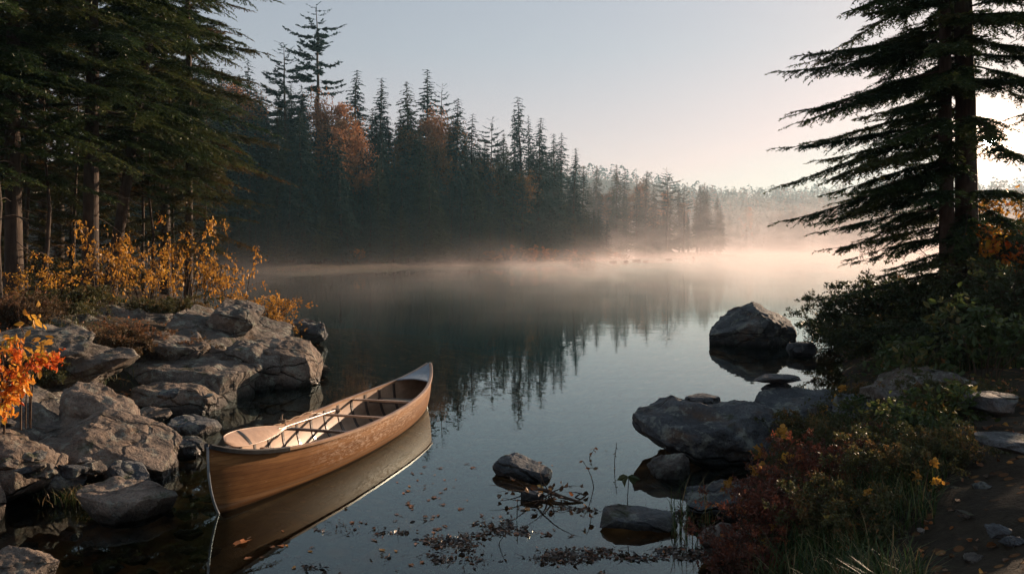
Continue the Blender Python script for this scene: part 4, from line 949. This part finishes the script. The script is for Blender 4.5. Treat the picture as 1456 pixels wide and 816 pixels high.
# far shore: hazy trees, and the wooded hills beyond as one mass
for j in range(70):
    px = FR.uniform(985, 1300); d = float(np.interp(px, [985, 1100, 1300], [400, 402, 425])) + FR.uniform(0, 22)
    far_tree(FR.choice(['spruce', 'spruce', 'broad', 'pine']), px, d, FR.uniform(292, 322), 'faint mist-covered tree along the farthest shore', 'faint trees of the farthest shore')
def tiny(rng, n=60):
    h = rng.random(n) ** 1.1; a = rng.random(n) * 6.28; r = (1 - h) * 0.17 + 0.015
    P = np.stack([np.cos(a) * r, np.sin(a) * r, h * 0.97 + 0.03], -1) * 1.0
    D_ = norm(np.stack([np.cos(a), np.sin(a), -0.5 + 0 * a], -1)); return P, D_
rng = np.random.default_rng(8); mb = MB(); n = 0
cx = rng.uniform(-60, 1000, 9000); cyy = rng.uniform(250, 1100, 9000); s_ = sdist(cx, cyy); hz_ = hgt(cx, cyy)
for x, y, sd_, z in zip(cx, cyy, s_, hz_):
    if sd_ < 12 or abs(x / y) > 0.95: continue
    if y > 560 and z < 20: continue
    n += 1
    if n > 3400: break
    P, D_ = tiny(rng, 26); H_ = rng.uniform(9, 17); cards(mb, P * [H_ * 1.3, H_ * 1.3, H_] + [x, y, z - 0.5], D_, H_ * .16, H_ * .11, rng, rng.random() * np.ones(26))
o = mb.build('distant_forest', m_leaf('distant_forest_leaves', [(0, (.02, .04, .025)), (.55, (.05, .06, .03)), (.75, (.16, .08, .04)), (1, (.3, .12, .06))], .1, .8), tint=True)
tag(o, 'hazy wooded hills beyond the lake', 'forest', kind='stuff')

# orange and rust scrub along the far waterline
SB = [shrub_mesh(k, seed=600 + j, H=2.0, R=1.6, nst=9, lsize=0.17, nleaf=12, branch=5, sub=3, wide=.7) for j, k in enumerate(('orange_far', 'brown_far', 'far_spruce2'))]
for j in range(44):
    px = FR.uniform(430, 884) if j < 16 else FR.uniform(690, 890); d = dshore(px) + FR.uniform(0.3, 2.5) + (1.0 if px > 850 else 0)
    x = (px - 728) / F * d; k = (0 if FR.random() < .5 else 1) if px > 690 else FR.choice((1, 2))
    s = FR.uniform(.6, 1.35) * (1.0 if px > 690 else .8)
    shrub_obj('waterside_shrub', SB[k], (x, d, gz(x, d)), FR.uniform(0, 6), s, ('rusty orange shrub on the far point waterline' if k == 0 else 'brown-green shrub along the far left waterline'), 'shrub', ('orange shrubs on the far point' if k == 0 else 'shrubs on the far left waterline'))

# ------------------------------------------------------------------ near conifers, left bank
def near_variant(seed, H, r0, cb, nb, Lmax, mkey, bark='bark', **kw):
    w, n_ = MB(), MB(); conifer(seed, H, r0, cb, nb, Lmax, w, n_, **kw); return w.mesh('trunk', M[bark], True), n_.mesh('crown', M[mkey])
DET = dict(twig_sp=0.042, twig_k=0.30, subsp=0.05, nstep=0.016, nlen=0.07, nwid=0.022, mmin=14)
NV = [near_variant(700, 14, 0.13, 0.15, 160, 2.6, 'spruce', droop=0.35, shape=0.55, irregular=0.4, dead=22, **DET),
      near_variant(701, 15, 0.145, 0.21, 150, 2.7, 'spruce', droop=0.45, shape=0.5, irregular=0.45, dead=24, **DET),
      near_variant(702, 13, 0.09, 0.10, 150, 2.1, 'spruce_warm', droop=0.35, shape=0.6, irregular=0.45, dead=16, **DET)]
LT = 'spruces standing on the left bank'
def near_tree(v, px, d, rz, sc, label, group=LT, name='spruce_tree', tilt=(0, 0)):
    x = (px - 728) / F * d; t = tree_obj(name, v[0], v[1], (x, d, gz(x, d) - 0.05), rz, sc, label, 'spruce', group)
    t.rotation_euler = (tilt[0], tilt[1], rz); return t
LEAN = near_variant(710, 12.5, 0.12, 0.2, 160, 2.45, 'spruce', 'bark', droop=0.42, shape=0.45, irregular=0.45, dead=10, lean=(0.17, 0.0), side_bias=(0.0, 0.25), **DET)
near_tree(LEAN, 152, 17.5, 0.0, 1.0, 'spruce with a slanting grey trunk leaning right, behind the golden bush')
near_tree(NV[1], 128, 15.5, 0.6, 1.0, 'thick dark-trunked spruce just left of the leaning spruce')
near_tree(NV[0], 20, 14.0, 2.1, 1.0, 'spruce with a straight dark trunk near the left edge')
near_tree(NV[2], 62, 19.0, 4.0, 1.0, 'slim spruce between the left-edge trunk and the thick dark one')
near_tree(NV[0], -70, 13.0, 5.2, 1.0, 'spruce whose boughs enter from beyond the left edge at the top')
near_tree(NV[2], 268, 19.5, 1.9, (.95, .95, 1.0), 'slim spruce at the outer right end of the left bank grove')
near_tree(NV[1], 236, 22.5, 3.3, 0.9, 'spruce behind the leaning one, its boughs low over the golden bush')
near_tree(NV[2], 178, 24.0, 1.3, 1.1, 'spruce in the gap behind the leaning and the dark trunks')
near_tree(NV[0], 84, 25.0, 0.2, 1.05, 'shaded spruce farthest back on the left bank')
near_tree(NV[1], 2, 21.0, 2.9, 1.0, 'shaded spruce at the left edge behind the straight dark trunk')
for px, d, s, lab in [(100, 20, .42, 'young spruce between the slim and the thick dark trunks'), (36, 17, .40, 'young spruce behind the straight left-edge trunk'), (172, 21, .45, 'young spruce right behind the slanting trunk'),
                      (246, 24, .5, 'young spruce behind the golden sapling'), (292, 29, .55, 'young spruce out past the leaning tree, above the big golden bush'), (8, 15.5, .3, 'smallest young spruce at the left edge')]:
    near_tree(NV[2], px, d, px * .7, s, lab, 'young spruces on the left bank')
# bare young stems among them
for j, (px, d, h) in enumerate([(8, 12.5, 5.0), (42, 16, 6.2), (66, 14.5, 5.0), (30, 18, 6), (100, 19, 6), (205, 20, 5), (216, 19, 4.4)]):
    rg = np.random.default_rng(40 + j); t = np.linspace(0, 1, 9); x = (px - 728) / F * d
    pts = np.stack([np.cumsum(rg.normal(size=9)) * .04, np.cumsum(rg.normal(size=9)) * .04, t * h - .1], -1); mb = MB(); tube(mb, pts, 0.045 * (1.1 - t), 7)
    for b in range(14):
        q = rg.uniform(.2, 1); o_ = np.array([np.interp(q, t, pts[:, k]) for k in range(3)]); a = rg.uniform(0, 6.28); L = rg.uniform(.2, .8)
        tube(mb, [o_, o_ + [math.cos(a) * L * .5, math.sin(a) * L * .5, .1 * L], o_ + [math.cos(a) * L, math.sin(a) * L, -.05 * L]], [.012, .008, .004], 4)
    o = mb.build('dead_sapling', M['bark'], smooth=True, loc=(x, d, gz(x, d))); tag(o, 'bare thin dead stem among the left bank spruces', 'dead tree', 'bare stems on the left bank')
# dark forest behind the left bank
for j, (px, d) in enumerate([(-60, 34), (0, 36), (50, 33), (95, 38), (140, 34), (180, 40), (225, 36), (262, 44), (-30, 44), (70, 46), (120, 50), (210, 52), (295, 58), (330, 66), (250, 60), (160, 60), (20, 56), (372, 74), (345, 72)]):
    x = (px - 728) / F * d
    s = float(hgt(np.array([x]), np.array([d]))[0])
    if s < 0: continue
    far_tree('spruce', px, d, 0, 'dark spruce in the shade behind the left bank', 'shaded spruces behind the left bank', top=s + FR.uniform(13, 17), wsc=1.1)

# ------------------------------------------------------------------ near conifers, right bank
RDET = dict(twig_sp=0.036, twig_k=0.28, subsp=0.045, nstep=0.011, nlen=0.068, nwid=0.02, mmin=14)
RP = near_variant(720, 13, 0.185, 0.075, 205, 2.4, 'spruce', droop=0.55, shape=0.12, irregular=0.24, dead=16, side_bias=(pi, 0.2), skip=(2.2, 4.4, -0.3, 0.1), upturn=0.35, lean=(-0.012, 0), **RDET)
x = (1376 - 728) / F * 13.0
t = tree_obj('spruce_tree', RP[0], RP[1], (x, 13.0, gz(x, 13.0)), 0, 1.0, 'big backlit spruce with the thickest trunk on the right bank', 'spruce', 'spruces on the right bank')
RP2 = near_variant(721, 12, 0.115, 0.12, 85, 2.2, 'spruce', droop=0.6, shape=0.15, irregular=0.28, dead=20, side_bias=(pi, 0.25), skip=(2.2, 4.4, -0.2, 0.2), upturn=0.3, lean=(-0.012, 0), **RDET)
x = (1348 - 728) / F * 12.6
tree_obj('spruce_tree', RP2[0], RP2[1], (x, 12.6, gz(x, 12.6)), 0, 1.0, 'thinner spruce trunk standing just left of the big backlit spruce', 'spruce', 'spruces on the right bank')
near_tree(NV[0], 1630, 14.0, 1.0, 0.95, 'spruce reaching in with its boughs from beyond the right edge', 'spruces on the right bank')
mb = MB(); tube(mb, [(0, 0, -.3), (-.06, 0, .5), (-.14, 0, 1.2), (-.2, 0, 1.9), (-.22, .0, 2.6)], [.07, .06, .05, .035, .02], 8)
x = (1366 - 728) / F * 12.7; o = mb.build('dead_sapling', M['bark'], smooth=True, loc=(x, 12.7, gz(x, 12.7))); tag(o, 'thin crooked stem slanting between the two right bank trunks', 'dead tree')

# ------------------------------------------------------------------ shrubs
def put(name, me, px, d, sc, label, cat='shrub', group=None, rz=None, dz=0.0):
    x = (px - 728) / F * d; return shrub_obj(name, me, (x, d, gz(x, d) + dz), FR.uniform(0, 6.28) if rz is None else rz, sc, label, cat, group)
GO = [shrub_mesh('gold', seed=800 + j, H=1.7, R=1.15, nst=8, lsize=0.066, nleaf=7, branch=6, sub=3, quad=True, wide=.5, low=.3, hang=.9, r0=.011) for j in range(2)]
GS = shrub_mesh('gold', seed=805, H=1.15, R=1.0, nst=18, lsize=0.05, nleaf=9, branch=7, sub=3, quad=True, wide=.5, low=.1, hang=.3, r0=.008)
put('golden_bush', GO[0], 330, 17.6, (1.05, 1.05, 1.4), 'tall golden-leaved bush rising behind the sloping slab', rz=1.0)
put('golden_bush', GS, 372, 16.6, 1.1, 'rounded golden bush overhanging the water at the bank edge', rz=.4)
put('golden_bush', GO[1], 262, 18.2, (1.1, 1.1, 1.65), 'golden sapling arching up in front of the leaning trunk', rz=2.2)
put('golden_bush', GO[0], 150, 15.0, (1, 1, 1.3), 'golden-leaved bush before the thick dark trunk', rz=3.6)
put('golden_bush', GO[1], 205, 16.2, .9, 'small golden bush at the foot of the leaning spruce', rz=5.0)
put('golden_bush', GO[1], 60, 13.2, .75, 'sparse yellow bush at the foot of the straight left-edge trunk', rz=1.4)
RU = [shrub_mesh('rust', seed=810 + j, H=.75, R=.85, nst=30, lsize=0.032, nleaf=22, branch=7, sub=4, wide=.6, low=.1, hang=.0, r0=.006, spread=1.0, arch=.4) for j in range(2)]
OL = [shrub_mesh('olive', seed=815 + j, H=.7, R=.8, nst=26, lsize=0.036, nleaf=20, branch=7, sub=4, wide=.6, low=.1, hang=.0, r0=.006, spread=1.0, arch=.4) for j in range(2)]
put('heath_shrub', RU[0], 178, 11.6, (1.15, 1, .85), 'dense rust-brown bush lying over the middle of the ledges')
put('heath_shrub', RU[1], 236, 12.0, (.8, .8, .7), 'smaller rust-brown bush against the smooth slab')
put('heath_shrub', OL[0], 130, 9.4, .45, 'little olive shrub in the crevice above the humped boulder')
put('heath_shrub', OL[1], 20, 9.5, .8, 'olive undergrowth behind the red leaves at the left edge')
put('heath_shrub', OL[0], 90, 13.0, 1.0, 'olive shrub between the left-edge trunk and the rust-brown bush')
put('heath_shrub', OL[1], 300, 16.0, .8, 'olive shrub under the golden sapling')
put('heath_shrub', OL[0], 395, 16.9, .6, 'low olive tuft at the water side of the rounded golden bush')
put('heath_shrub', OL[1], 240, 15.5, .9, 'olive scrub on top of the smooth slab')
put('heath_shrub', RU[0], 20, 12.0, .9, 'rust scrub at the foot of the left-edge spruce')
put('heath_shrub', OL[0], 150, 18.5, 1.3, 'olive undergrowth below the leaning trunk')
put('heath_shrub', OL[1], -20, 16.5, 1.4, 'olive undergrowth cut by the left edge under the spruces')
put('heath_shrub', OL[0], 80, 21.5, 1.5, 'olive undergrowth deep between the left trunks')
RD = shrub_mesh('red', seed=830, H=1.0, R=.62, nst=12, lsize=0.062, nleaf=9, branch=6, sub=3, quad=True, wide=.5, low=.15, hang=1.2, r0=.009)
p = W(-2, 590, 0.55); shrub_obj('red_leaved_shrub', RD, (-3.98, 6.1, .80), 0.5, (.85, .85, .78), 'bright red and orange leafy shrub at the left edge', 'shrub')
YL = shrub_mesh('gold', seed=833, H=1.15, R=.5, nst=4, lsize=0.085, nleaf=4, branch=3, sub=2, quad=True, wide=.5, low=.6, hang=1.0, r0=.007, dirn=(0.1, 0.5))
shrub_obj('yellow_sapling', YL, (-4.05, 6.7, .75), 0, 1, 'thin yellow-leaved sprays rising above the red shrub', 'sapling')

# right bank bushes
DK = [shrub_mesh('dark', seed=840 + j, H=1.75, R=1.35, nst=30, lsize=0.052, nleaf=20, branch=9, sub=4, wide=.65, low=.05, hang=.1, r0=.012, spread=.95, arch=.35) for j in range(2)]
put('dark_bush', DK[0], 1228, 15.2, (1.0, 1, .95), 'dark green bush leaning out over the water on the right bank', rz=.3)
put('dark_bush', DK[1], 1300, 14.4, (1.15, 1, 1.0), 'dark bush directly below the two right trunks')
put('dark_bush', DK[0], 1378, 12.0, (1.0, 1, 1.0), 'dark bush in front of the thick right trunk')
put('dark_bush', DK[1], 1440, 10.8, (1.0, 1, 1.0), 'dark bush cut by the right edge below the sun')
put('dark_bush', DK[1], 1262, 12.4, (.75, .75, .62), 'low dark bush above the long grey bank slab')
put('dark_bush', DK[0], 1345, 10.2, (.7, .7, .55), 'low dark bush between the grey slab and the path')
put('dark_bush', DK[0], 1190, 17.2, (.65, .65, .55), 'small outermost bush of the right bank with twigs over the lake')
put('dark_bush', DK[1], 1480, 14.2, (1.3, 1.3, 1.5), 'tall dark bush filling the right edge behind the thick trunk')
OR = shrub_mesh('gold', seed=850, H=2.9, R=1.2, nst=10, lsize=0.10, nleaf=9, branch=8, sub=3, quad=True, wide=.6, low=.45, hang=.6, r0=.014)
put('autumn_sapling', OR, 1432, 14.8, 1.0, 'orange-leaved sapling glowing in front of the sun beside the thick trunk', 'sapling')
RD2 = shrub_mesh('red', seed=851, H=2.2, R=1.1, nst=8, lsize=0.09, nleaf=8, branch=7, sub=3, quad=True, wide=.6, low=.4, hang=.6, r0=.012)
put('autumn_sapling', RD2, 1470, 12.5, 1.0, 'reddish sapling at the right edge below the sun', 'sapling')
GL = [shrub_mesh('green', seed=860 + j, H=.95, R=.75, nst=9, lsize=0.095, nleaf=7, branch=5, sub=2, quad=True, wide=.55, low=.35, hang=.25, r0=.007) for j in range(2)]
put('leafy_plant', GL[0], 1300, 8.6, .9, 'big-leaved yellow-green plant before the low dark bush')
put('leafy_plant', GL[1], 1400, 8.8, 1.1, 'big-leaved plant turning red at the right edge above the path')
put('leafy_plant', GL[0], 1352, 6.6, .6, 'broad-leaved plant on the bank left of the path')
put('leafy_plant', GL[1], 1290, 6.1, .5, 'broad-leaved plant amid the bank grass')
put('leafy_plant', GL[0], 1220, 7.6, .55, 'leafy plant below the dark rock with the table stone')
CR = [shrub_mesh('crimson', seed=870 + j, H=.5, R=.5, nst=34, lsize=0.028, nleaf=14, branch=7, sub=3, wide=.5, low=.15, hang=.0, r0=.0035, spread=1.0, arch=.2) for j in range(2)]
put('red_heath', CR[0], 1110, 5.35, 1.0, 'crimson small-leaved bush at the water side of the right bank')
put('red_heath', CR[1], 1170, 5.9, .85, 'crimson bush behind the first one on the right bank')
put('red_heath', CR[1], 1070, 4.95, .75, 'crimson and orange bush at the bottom edge by the reeds')
put('red_heath', CR[0], 1250, 6.9, .6, 'small crimson bush amid grass near the bank boulders')
OS = [shrub_mesh('olive', seed=880 + j, H=.5, R=.55, nst=30, lsize=0.03, nleaf=16, branch=6, sub=3, wide=.55, low=.1, hang=.0, r0=.0035, spread=1.0) for j in range(2)]
for j, (px, d, s) in enumerate([(1160, 7.6, 1.0), (1215, 6.5, .9), (1270, 5.4, .8), (1340, 5.6, .7), (1330, 7.6, .9), (1195, 4.9, .8), (1130, 6.6, .7), (1290, 9.5, .9), (1240, 8.8, .9), (1385, 7.4, .7)]):
    put('heath_shrub', OS[j % 2], px, d, s, 'low olive undergrowth among the grass of the right bank', 'shrub', 'undergrowth of the right bank')
# orange maple-like sprigs on thin stems
SP = shrub_mesh('gold', seed=890, H=.42, R=.13, nst=3, lsize=0.034, nleaf=7, branch=2, sub=2, quad=True, wide=.8, low=.9, hang=.2, r0=.003, spread=.6)
for px, d, s, lab in [(1052, 5.9, 1.35, 'orange leaf sprig on a tall stem in front of the largest boulder'), (1100, 6.3, 1.5, 'orange leaf sprig beside the end of the largest boulder'), (1085, 5.1, .7, 'glowing orange leaf sprig at the bottom of the red bush'),
                      (1205, 8.6, 1.3, 'orange sprig before the dark rock with the table stone'), (1100, 8.9, .9, 'small yellow sprig beside the table stone'), (1172, 8.0, 1.2, 'orange sprig in the undergrowth left of the long slab'), (1318, 4.9, .8, 'yellow sprig in the bank grass by the path'),
                      (1232, 4.9, .8, 'orange sprig in the middle of the bank grass')]:
    put('leaf_sprig', SP, px, d, s, lab, 'plant')

# ------------------------------------------------------------------ grass, litter, reeds
def blades(mb, P, H, rng, bend=0.6, w=0.006, tone=0.0):
    n = len(P); H = np.broadcast_to(H, n) * rng.uniform(.5, 1.2, n); a = rng.uniform(0, 6.28, n); d_ = np.stack([np.cos(a), np.sin(a), 0 * a], -1); s = np.stack([-np.sin(a), np.cos(a), 0 * a], -1)
    b = bend * rng.uniform(.2, 1.3, n); rows = []
    for t, ww in ((0, 1.), (.35, .9), (.7, .6), (1., 0.08)):
        c = P + d_ * (H * b * t ** 2)[:, None] + np.array([0, 0, 1]) * (H * (t - .35 * b * t ** 2))[:, None]; rows += [c - s * w * ww * .5, c + s * w * ww * .5]
    v = np.stack(rows, 1).reshape(-1, 3); i = np.arange(n)[:, None] * 8
    tt = np.clip(rng.random(n) + tone, 0, 1); mb.add(v, np.concatenate([i + np.array([k, k + 1, k + 3, k + 2]) for k in (0, 2, 4)]), np.concatenate([tt] * 3))
def path_mask(x, y):
    pxx = 728 + x / np.maximum(y, .1) * F; return (pxx > 1335 + 25 * np.sin(y * 1.3)) & (y < 9.5)
rng = np.random.default_rng(21)
def scatter(n, x0, x1, y0, y1, smin, smax, clump=1.5, thr=0.0):
    x = rng.uniform(x0, x1, n); y = rng.uniform(y0, y1, n); s = sdist(x, y)
    k = (s > smin) & (s < smax) & (fbm(np.stack([x, y, 0 * x], -1) * clump, 33, 3) > thr)
    x, y = x[k], y[k]; return np.stack([x, y, hgt(x, y) - 0.01], -1)
P = scatter(60000, 1.0, 7.5, 3.6, 10, .12, 5, 1.6, -0.12); P = P[~path_mask(P[:, 0], P[:, 1])]
mb = MB(); blades(mb, P[:26000], .26, rng, .8, .0065); o = mb.build('bank_grass', M['grass']); tag(o, 'tangled dark grass on the right bank', 'grass', kind='stuff')
P = scatter(30000, -13, -3, 8, 20, .5, 8, .9, 0.15)
mb = MB(); blades(mb, P[:7000], .2, rng, .7, .008, .1); o = mb.build('shore_grass', M['grass']); tag(o, 'thin grass in the crevices of the left shore', 'grass', kind='stuff')
c0 = W(112, 722); mb = MB(); P = np.stack([rng.normal(c0[0] + .03, .14, 420), rng.normal(c0[1] + .1, .07, 420), np.full(420, .02)], -1); blades(mb, P - P[0], .13, rng, .7, .005, .25)
o = mb.build('grass_tuft', M['grass'], loc=P[0]); tag(o, 'bright yellow-green grass tuft at the left end of the low flat rock', 'grass tuft')
c0 = W(300, 532, .25); mb = MB(); P = np.zeros((24, 3)) + rng.normal(size=(24, 3)) * [.03, .03, 0]; blades(mb, P, .2, rng, .5, .008, -.2); o = mb.build('grass_tuft', M['grass'], loc=c0); tag(o, 'tiny green grass sprout on the face of the long ledge', 'grass tuft')
# reeds at the right waterline
for j, (px, py, n_, h) in enumerate([(985, 735, 26, .42), (972, 760, 16, .34), (1002, 752, 14, .4), (918, 742, 4, .2), (991, 775, 14, .3)]):
    c0 = W(px, py); P = np.zeros((n_, 3)); P[:, :2] = rng.normal(size=(n_, 2)) * (.07 if n_ > 5 else .012); P[:, 2] = -.05
    mb = MB(); blades(mb, P, h, rng, .55, .008, .15); o = mb.build('reed_tuft', M['grass'], loc=c0)
    tag(o, ['tallest tuft of bent reeds at the right waterline', 'reed tuft left of the tallest one, standing in the water', 'reed tuft against the wet grey boulder', 'few yellow reed blades before the flat streaked stone', 'lowest reed tuft by the floating debris'][j], 'reeds')
# fallen leaves on land
P = np.concatenate([scatter(5000, -13, -3, 7, 20, .1, 8, 1, -.3), scatter(2600, 1.0, 8, 3.6, 12, .1, 6, 1, -.3)]); P[:, 2] += .03
mb = MB(); n = len(P); D_ = norm(np.stack([rng.normal(size=n), rng.normal(size=n), rng.normal(size=n) * .25], -1)); s_ = rng.uniform(.03, .07, n)
leaf_faces(mb, P, D_, s_, rng, rng.random(n), .6, .3); o = mb.build('leaf_litter', M['litter']); tag(o, 'fallen leaves strewn over both banks', 'leaf litter', kind='stuff')

# ------------------------------------------------------------------ on the water
LM = []
for j in range(6):
    mb = MB(); r_ = np.random.default_rng(60 + j); n = 12; a = np.linspace(0, 2 * pi, n, endpoint=False)
    rad = 0.5 * (1 + .35 * np.cos(a * (2, 3, 5, 2, 5, 3)[j]) * r_.uniform(.5, 1)) * r_.uniform(.8, 1.15, n); v = np.stack([np.cos(a) * rad, np.sin(a) * rad * (.55, .8, .9, .5, .7, .6)[j], .05 * np.cos(a * 2 + j) + .04], -1)
    v = np.vstack([v, [0, 0, .02]]); q = np.arange(n); mb.add(v, np.stack([q, (q + 1) % n, np.full(n, n)], -1), np.full(n, .15 + .15 * j)); tube(mb, [(-.5, 0, .03), (-.8, .05, .06)], [.03, .02], 4, .1)
    LM.append(mb.mesh('floating_leaf', M['litter']))
def fleaf(px, py, s, lab, grp=None, j=None):
    p = W(px, py); o = link('floating_leaf', LM[FR.randrange(6) if j is None else j], None, (p[0], p[1], .004)); o.scale = (s, s, s); o.rotation_euler = (FR.uniform(-.06, .06), FR.uniform(-.06, .06), FR.uniform(0, 6.28))
    tag(o, lab, 'leaf', grp)
fleaf(343, 772, .13, 'largest orange leaf floating in the canoe reflection near the bow', j=4); fleaf(543, 782, .06, 'reddish leaf floating at the edge of the canoe reflection', j=5)
fleaf(748, 724, .09, 'pale leaf floating left of the dead branch', j=5); fleaf(672, 665, .06, 'red leaf floating alone between canoe and wedge-shaped stone', j=4)
for j in range(110):
    r = FR.random()
    if r < .35: px, py = FR.gauss(595, 30), FR.gauss(708, 24)
    elif r < .6: px, py = FR.uniform(560, 960), FR.uniform(640, 800)
    elif r < .85: px, py = FR.uniform(300, 640), FR.uniform(740, 812)
    else: px, py = FR.uniform(430, 620), FR.uniform(480, 560)
    if 610 < py < 735 and px < 560 and px > 285: continue
    fleaf(px, py, FR.uniform(.025, .055), 'small fallen leaf floating on the dark water', 'leaves floating on the lake')
for px, py, n_ in ((840, 600, 1), (838, 640, 1)): pass
rng = np.random.default_rng(31); n = 26000; px = rng.uniform(430, 1010, n); py = rng.uniform(722, 830, n)
d = 2.1 * F / (py - HZ); x = (px - 728) / F * d
q = fbm(np.stack([x * 2.2, d * 4.2, 0 * x], -1), 5, 4); den = np.interp(py, [722, 745, 775, 816], [-.35, -.12, .02, .12]) + np.interp(px, [430, 600, 700, 960], [-.35, 0.02, .05, .05])
k = (q + den + .22 * rng.normal(size=n) * .5 > .19); x, d = x[k][:3300], d[k][:3300]; n = len(x)
mb = MB(); P = np.stack([x, d, rng.uniform(-.004, .012, n)], -1); D_ = norm(np.stack([rng.normal(size=n), rng.normal(size=n), rng.normal(size=n) * .12], -1)); 
leaf_faces(mb, P, D_, .008 + .05 * rng.random(n) ** 2.4, rng, rng.random(n) ** 1.3, .5, .3)
k2 = rng.random(n) < .25; cards(mb, P[k2], D_[k2], rng.uniform(.04, .14, k2.sum()), .004, rng, .2)
o = mb.build('floating_debris', M['debris']); tag(o, 'mat of sodden leaves and bits afloat along the near edge of the water', 'debris', kind='stuff')
# dead branch with a few leaves, in the middle of the near water
mb = MB(); lf = MB(); rg = np.random.default_rng(5); b0 = W(765, 690); b1 = W(812, 722)
ctr = W(785, 708)
for k in range(18):
    a = rg.uniform(0, 6.28); L = rg.uniform(.1, .42); st = rg.normal(size=3) * [.12, .1, 0]; el = rg.uniform(.0, .9)
    t = np.linspace(0, 1, 6); p = st + np.stack([np.cos(a + t * rg.normal() * .5) * L * t, np.sin(a) * L * t, el * L * t * (1.4 - .7 * t)], -1); tube(mb, p, .007 * (1.1 - t), 4)
tube(mb, [(-.22, .18, .03), (-.05, .05, .05), (.08, -.06, .03), (.25, -.12, .0)], [.014, .018, .015, .008], 6)
P = rg.normal(size=(26, 3)) * [.16, .14, .02] + [-.04, .04, .05]; leaf_faces(lf, P, norm(rg.normal(size=(26, 3)) * [1, 1, .4]), .07, rg, rg.random(26), .6)
e = empty('dead_branch', ctr); tag(e, 'tangled dead branch with orange leaves in the middle of the near water', 'branch'); mb.build('twigs', M['twig'], e, smooth=True); lf.build('leaves', M['litter'], e)
# thin plants standing in the water
def stalk(px, py, h, lab, leaves=3, lean=.15, lsz=.05, mk='litter', z0=0.0, ring=False):
    c = W(px, py, z0); rg = np.random.default_rng(int(px)); mb = MB(); lf = MB(); t = np.linspace(0, 1, 7)
    tube(mb, np.stack([lean * h * t ** 2, .03 * np.sin(t * 5), h * t - .05], -1), .0035 * (1.2 - .5 * t), 4)
    q = rg.uniform(.55, 1, leaves) if not ring else np.ones(leaves); P = np.stack([lean * h * q ** 2, 0 * q, h * q - .05], -1); a = np.arange(leaves) * 6.28 / leaves + .3
    D_ = norm(np.stack([np.cos(a), np.sin(a), -.45 + 0 * a], -1)); leaf_faces(lf, P, D_, lsz, rg, rg.random(leaves), .55)
    e = empty('water_plant', c); tag(e, lab, 'plant'); mb.build('stem', M['twig'], e, smooth=True); lf.build('leaves', M[mk], e)
stalk(893, 722, .30, 'drooping-leaf sprig standing on the flat streaked stone', 5, .0, .10, 'dark', .08, True)
stalk(845, 694, .30, 'thin stalk with a curled leaf standing left of the drooping-leaf sprig', 4, -.35, .04)
stalk(874, 665, .30, 'thin leaning stalk near the largest boulder, tallest above the water', 4, .05, .025, 'olive')
stalk(838, 652, .16, 'short branching stalk farthest out in the near water', 5, .3, .05)
stalk(735, 740, .22, 'dark thin stalk below the wedge-shaped stone', 3, .02, .02)
stalk(842, 738, .16, 'bent leafy stalk between the dead branch and the flat streaked stone', 4, -.3, .06)
stalk(708, 776, .16, 'short bent stalk rising from the floating debris', 3, .4, .03)
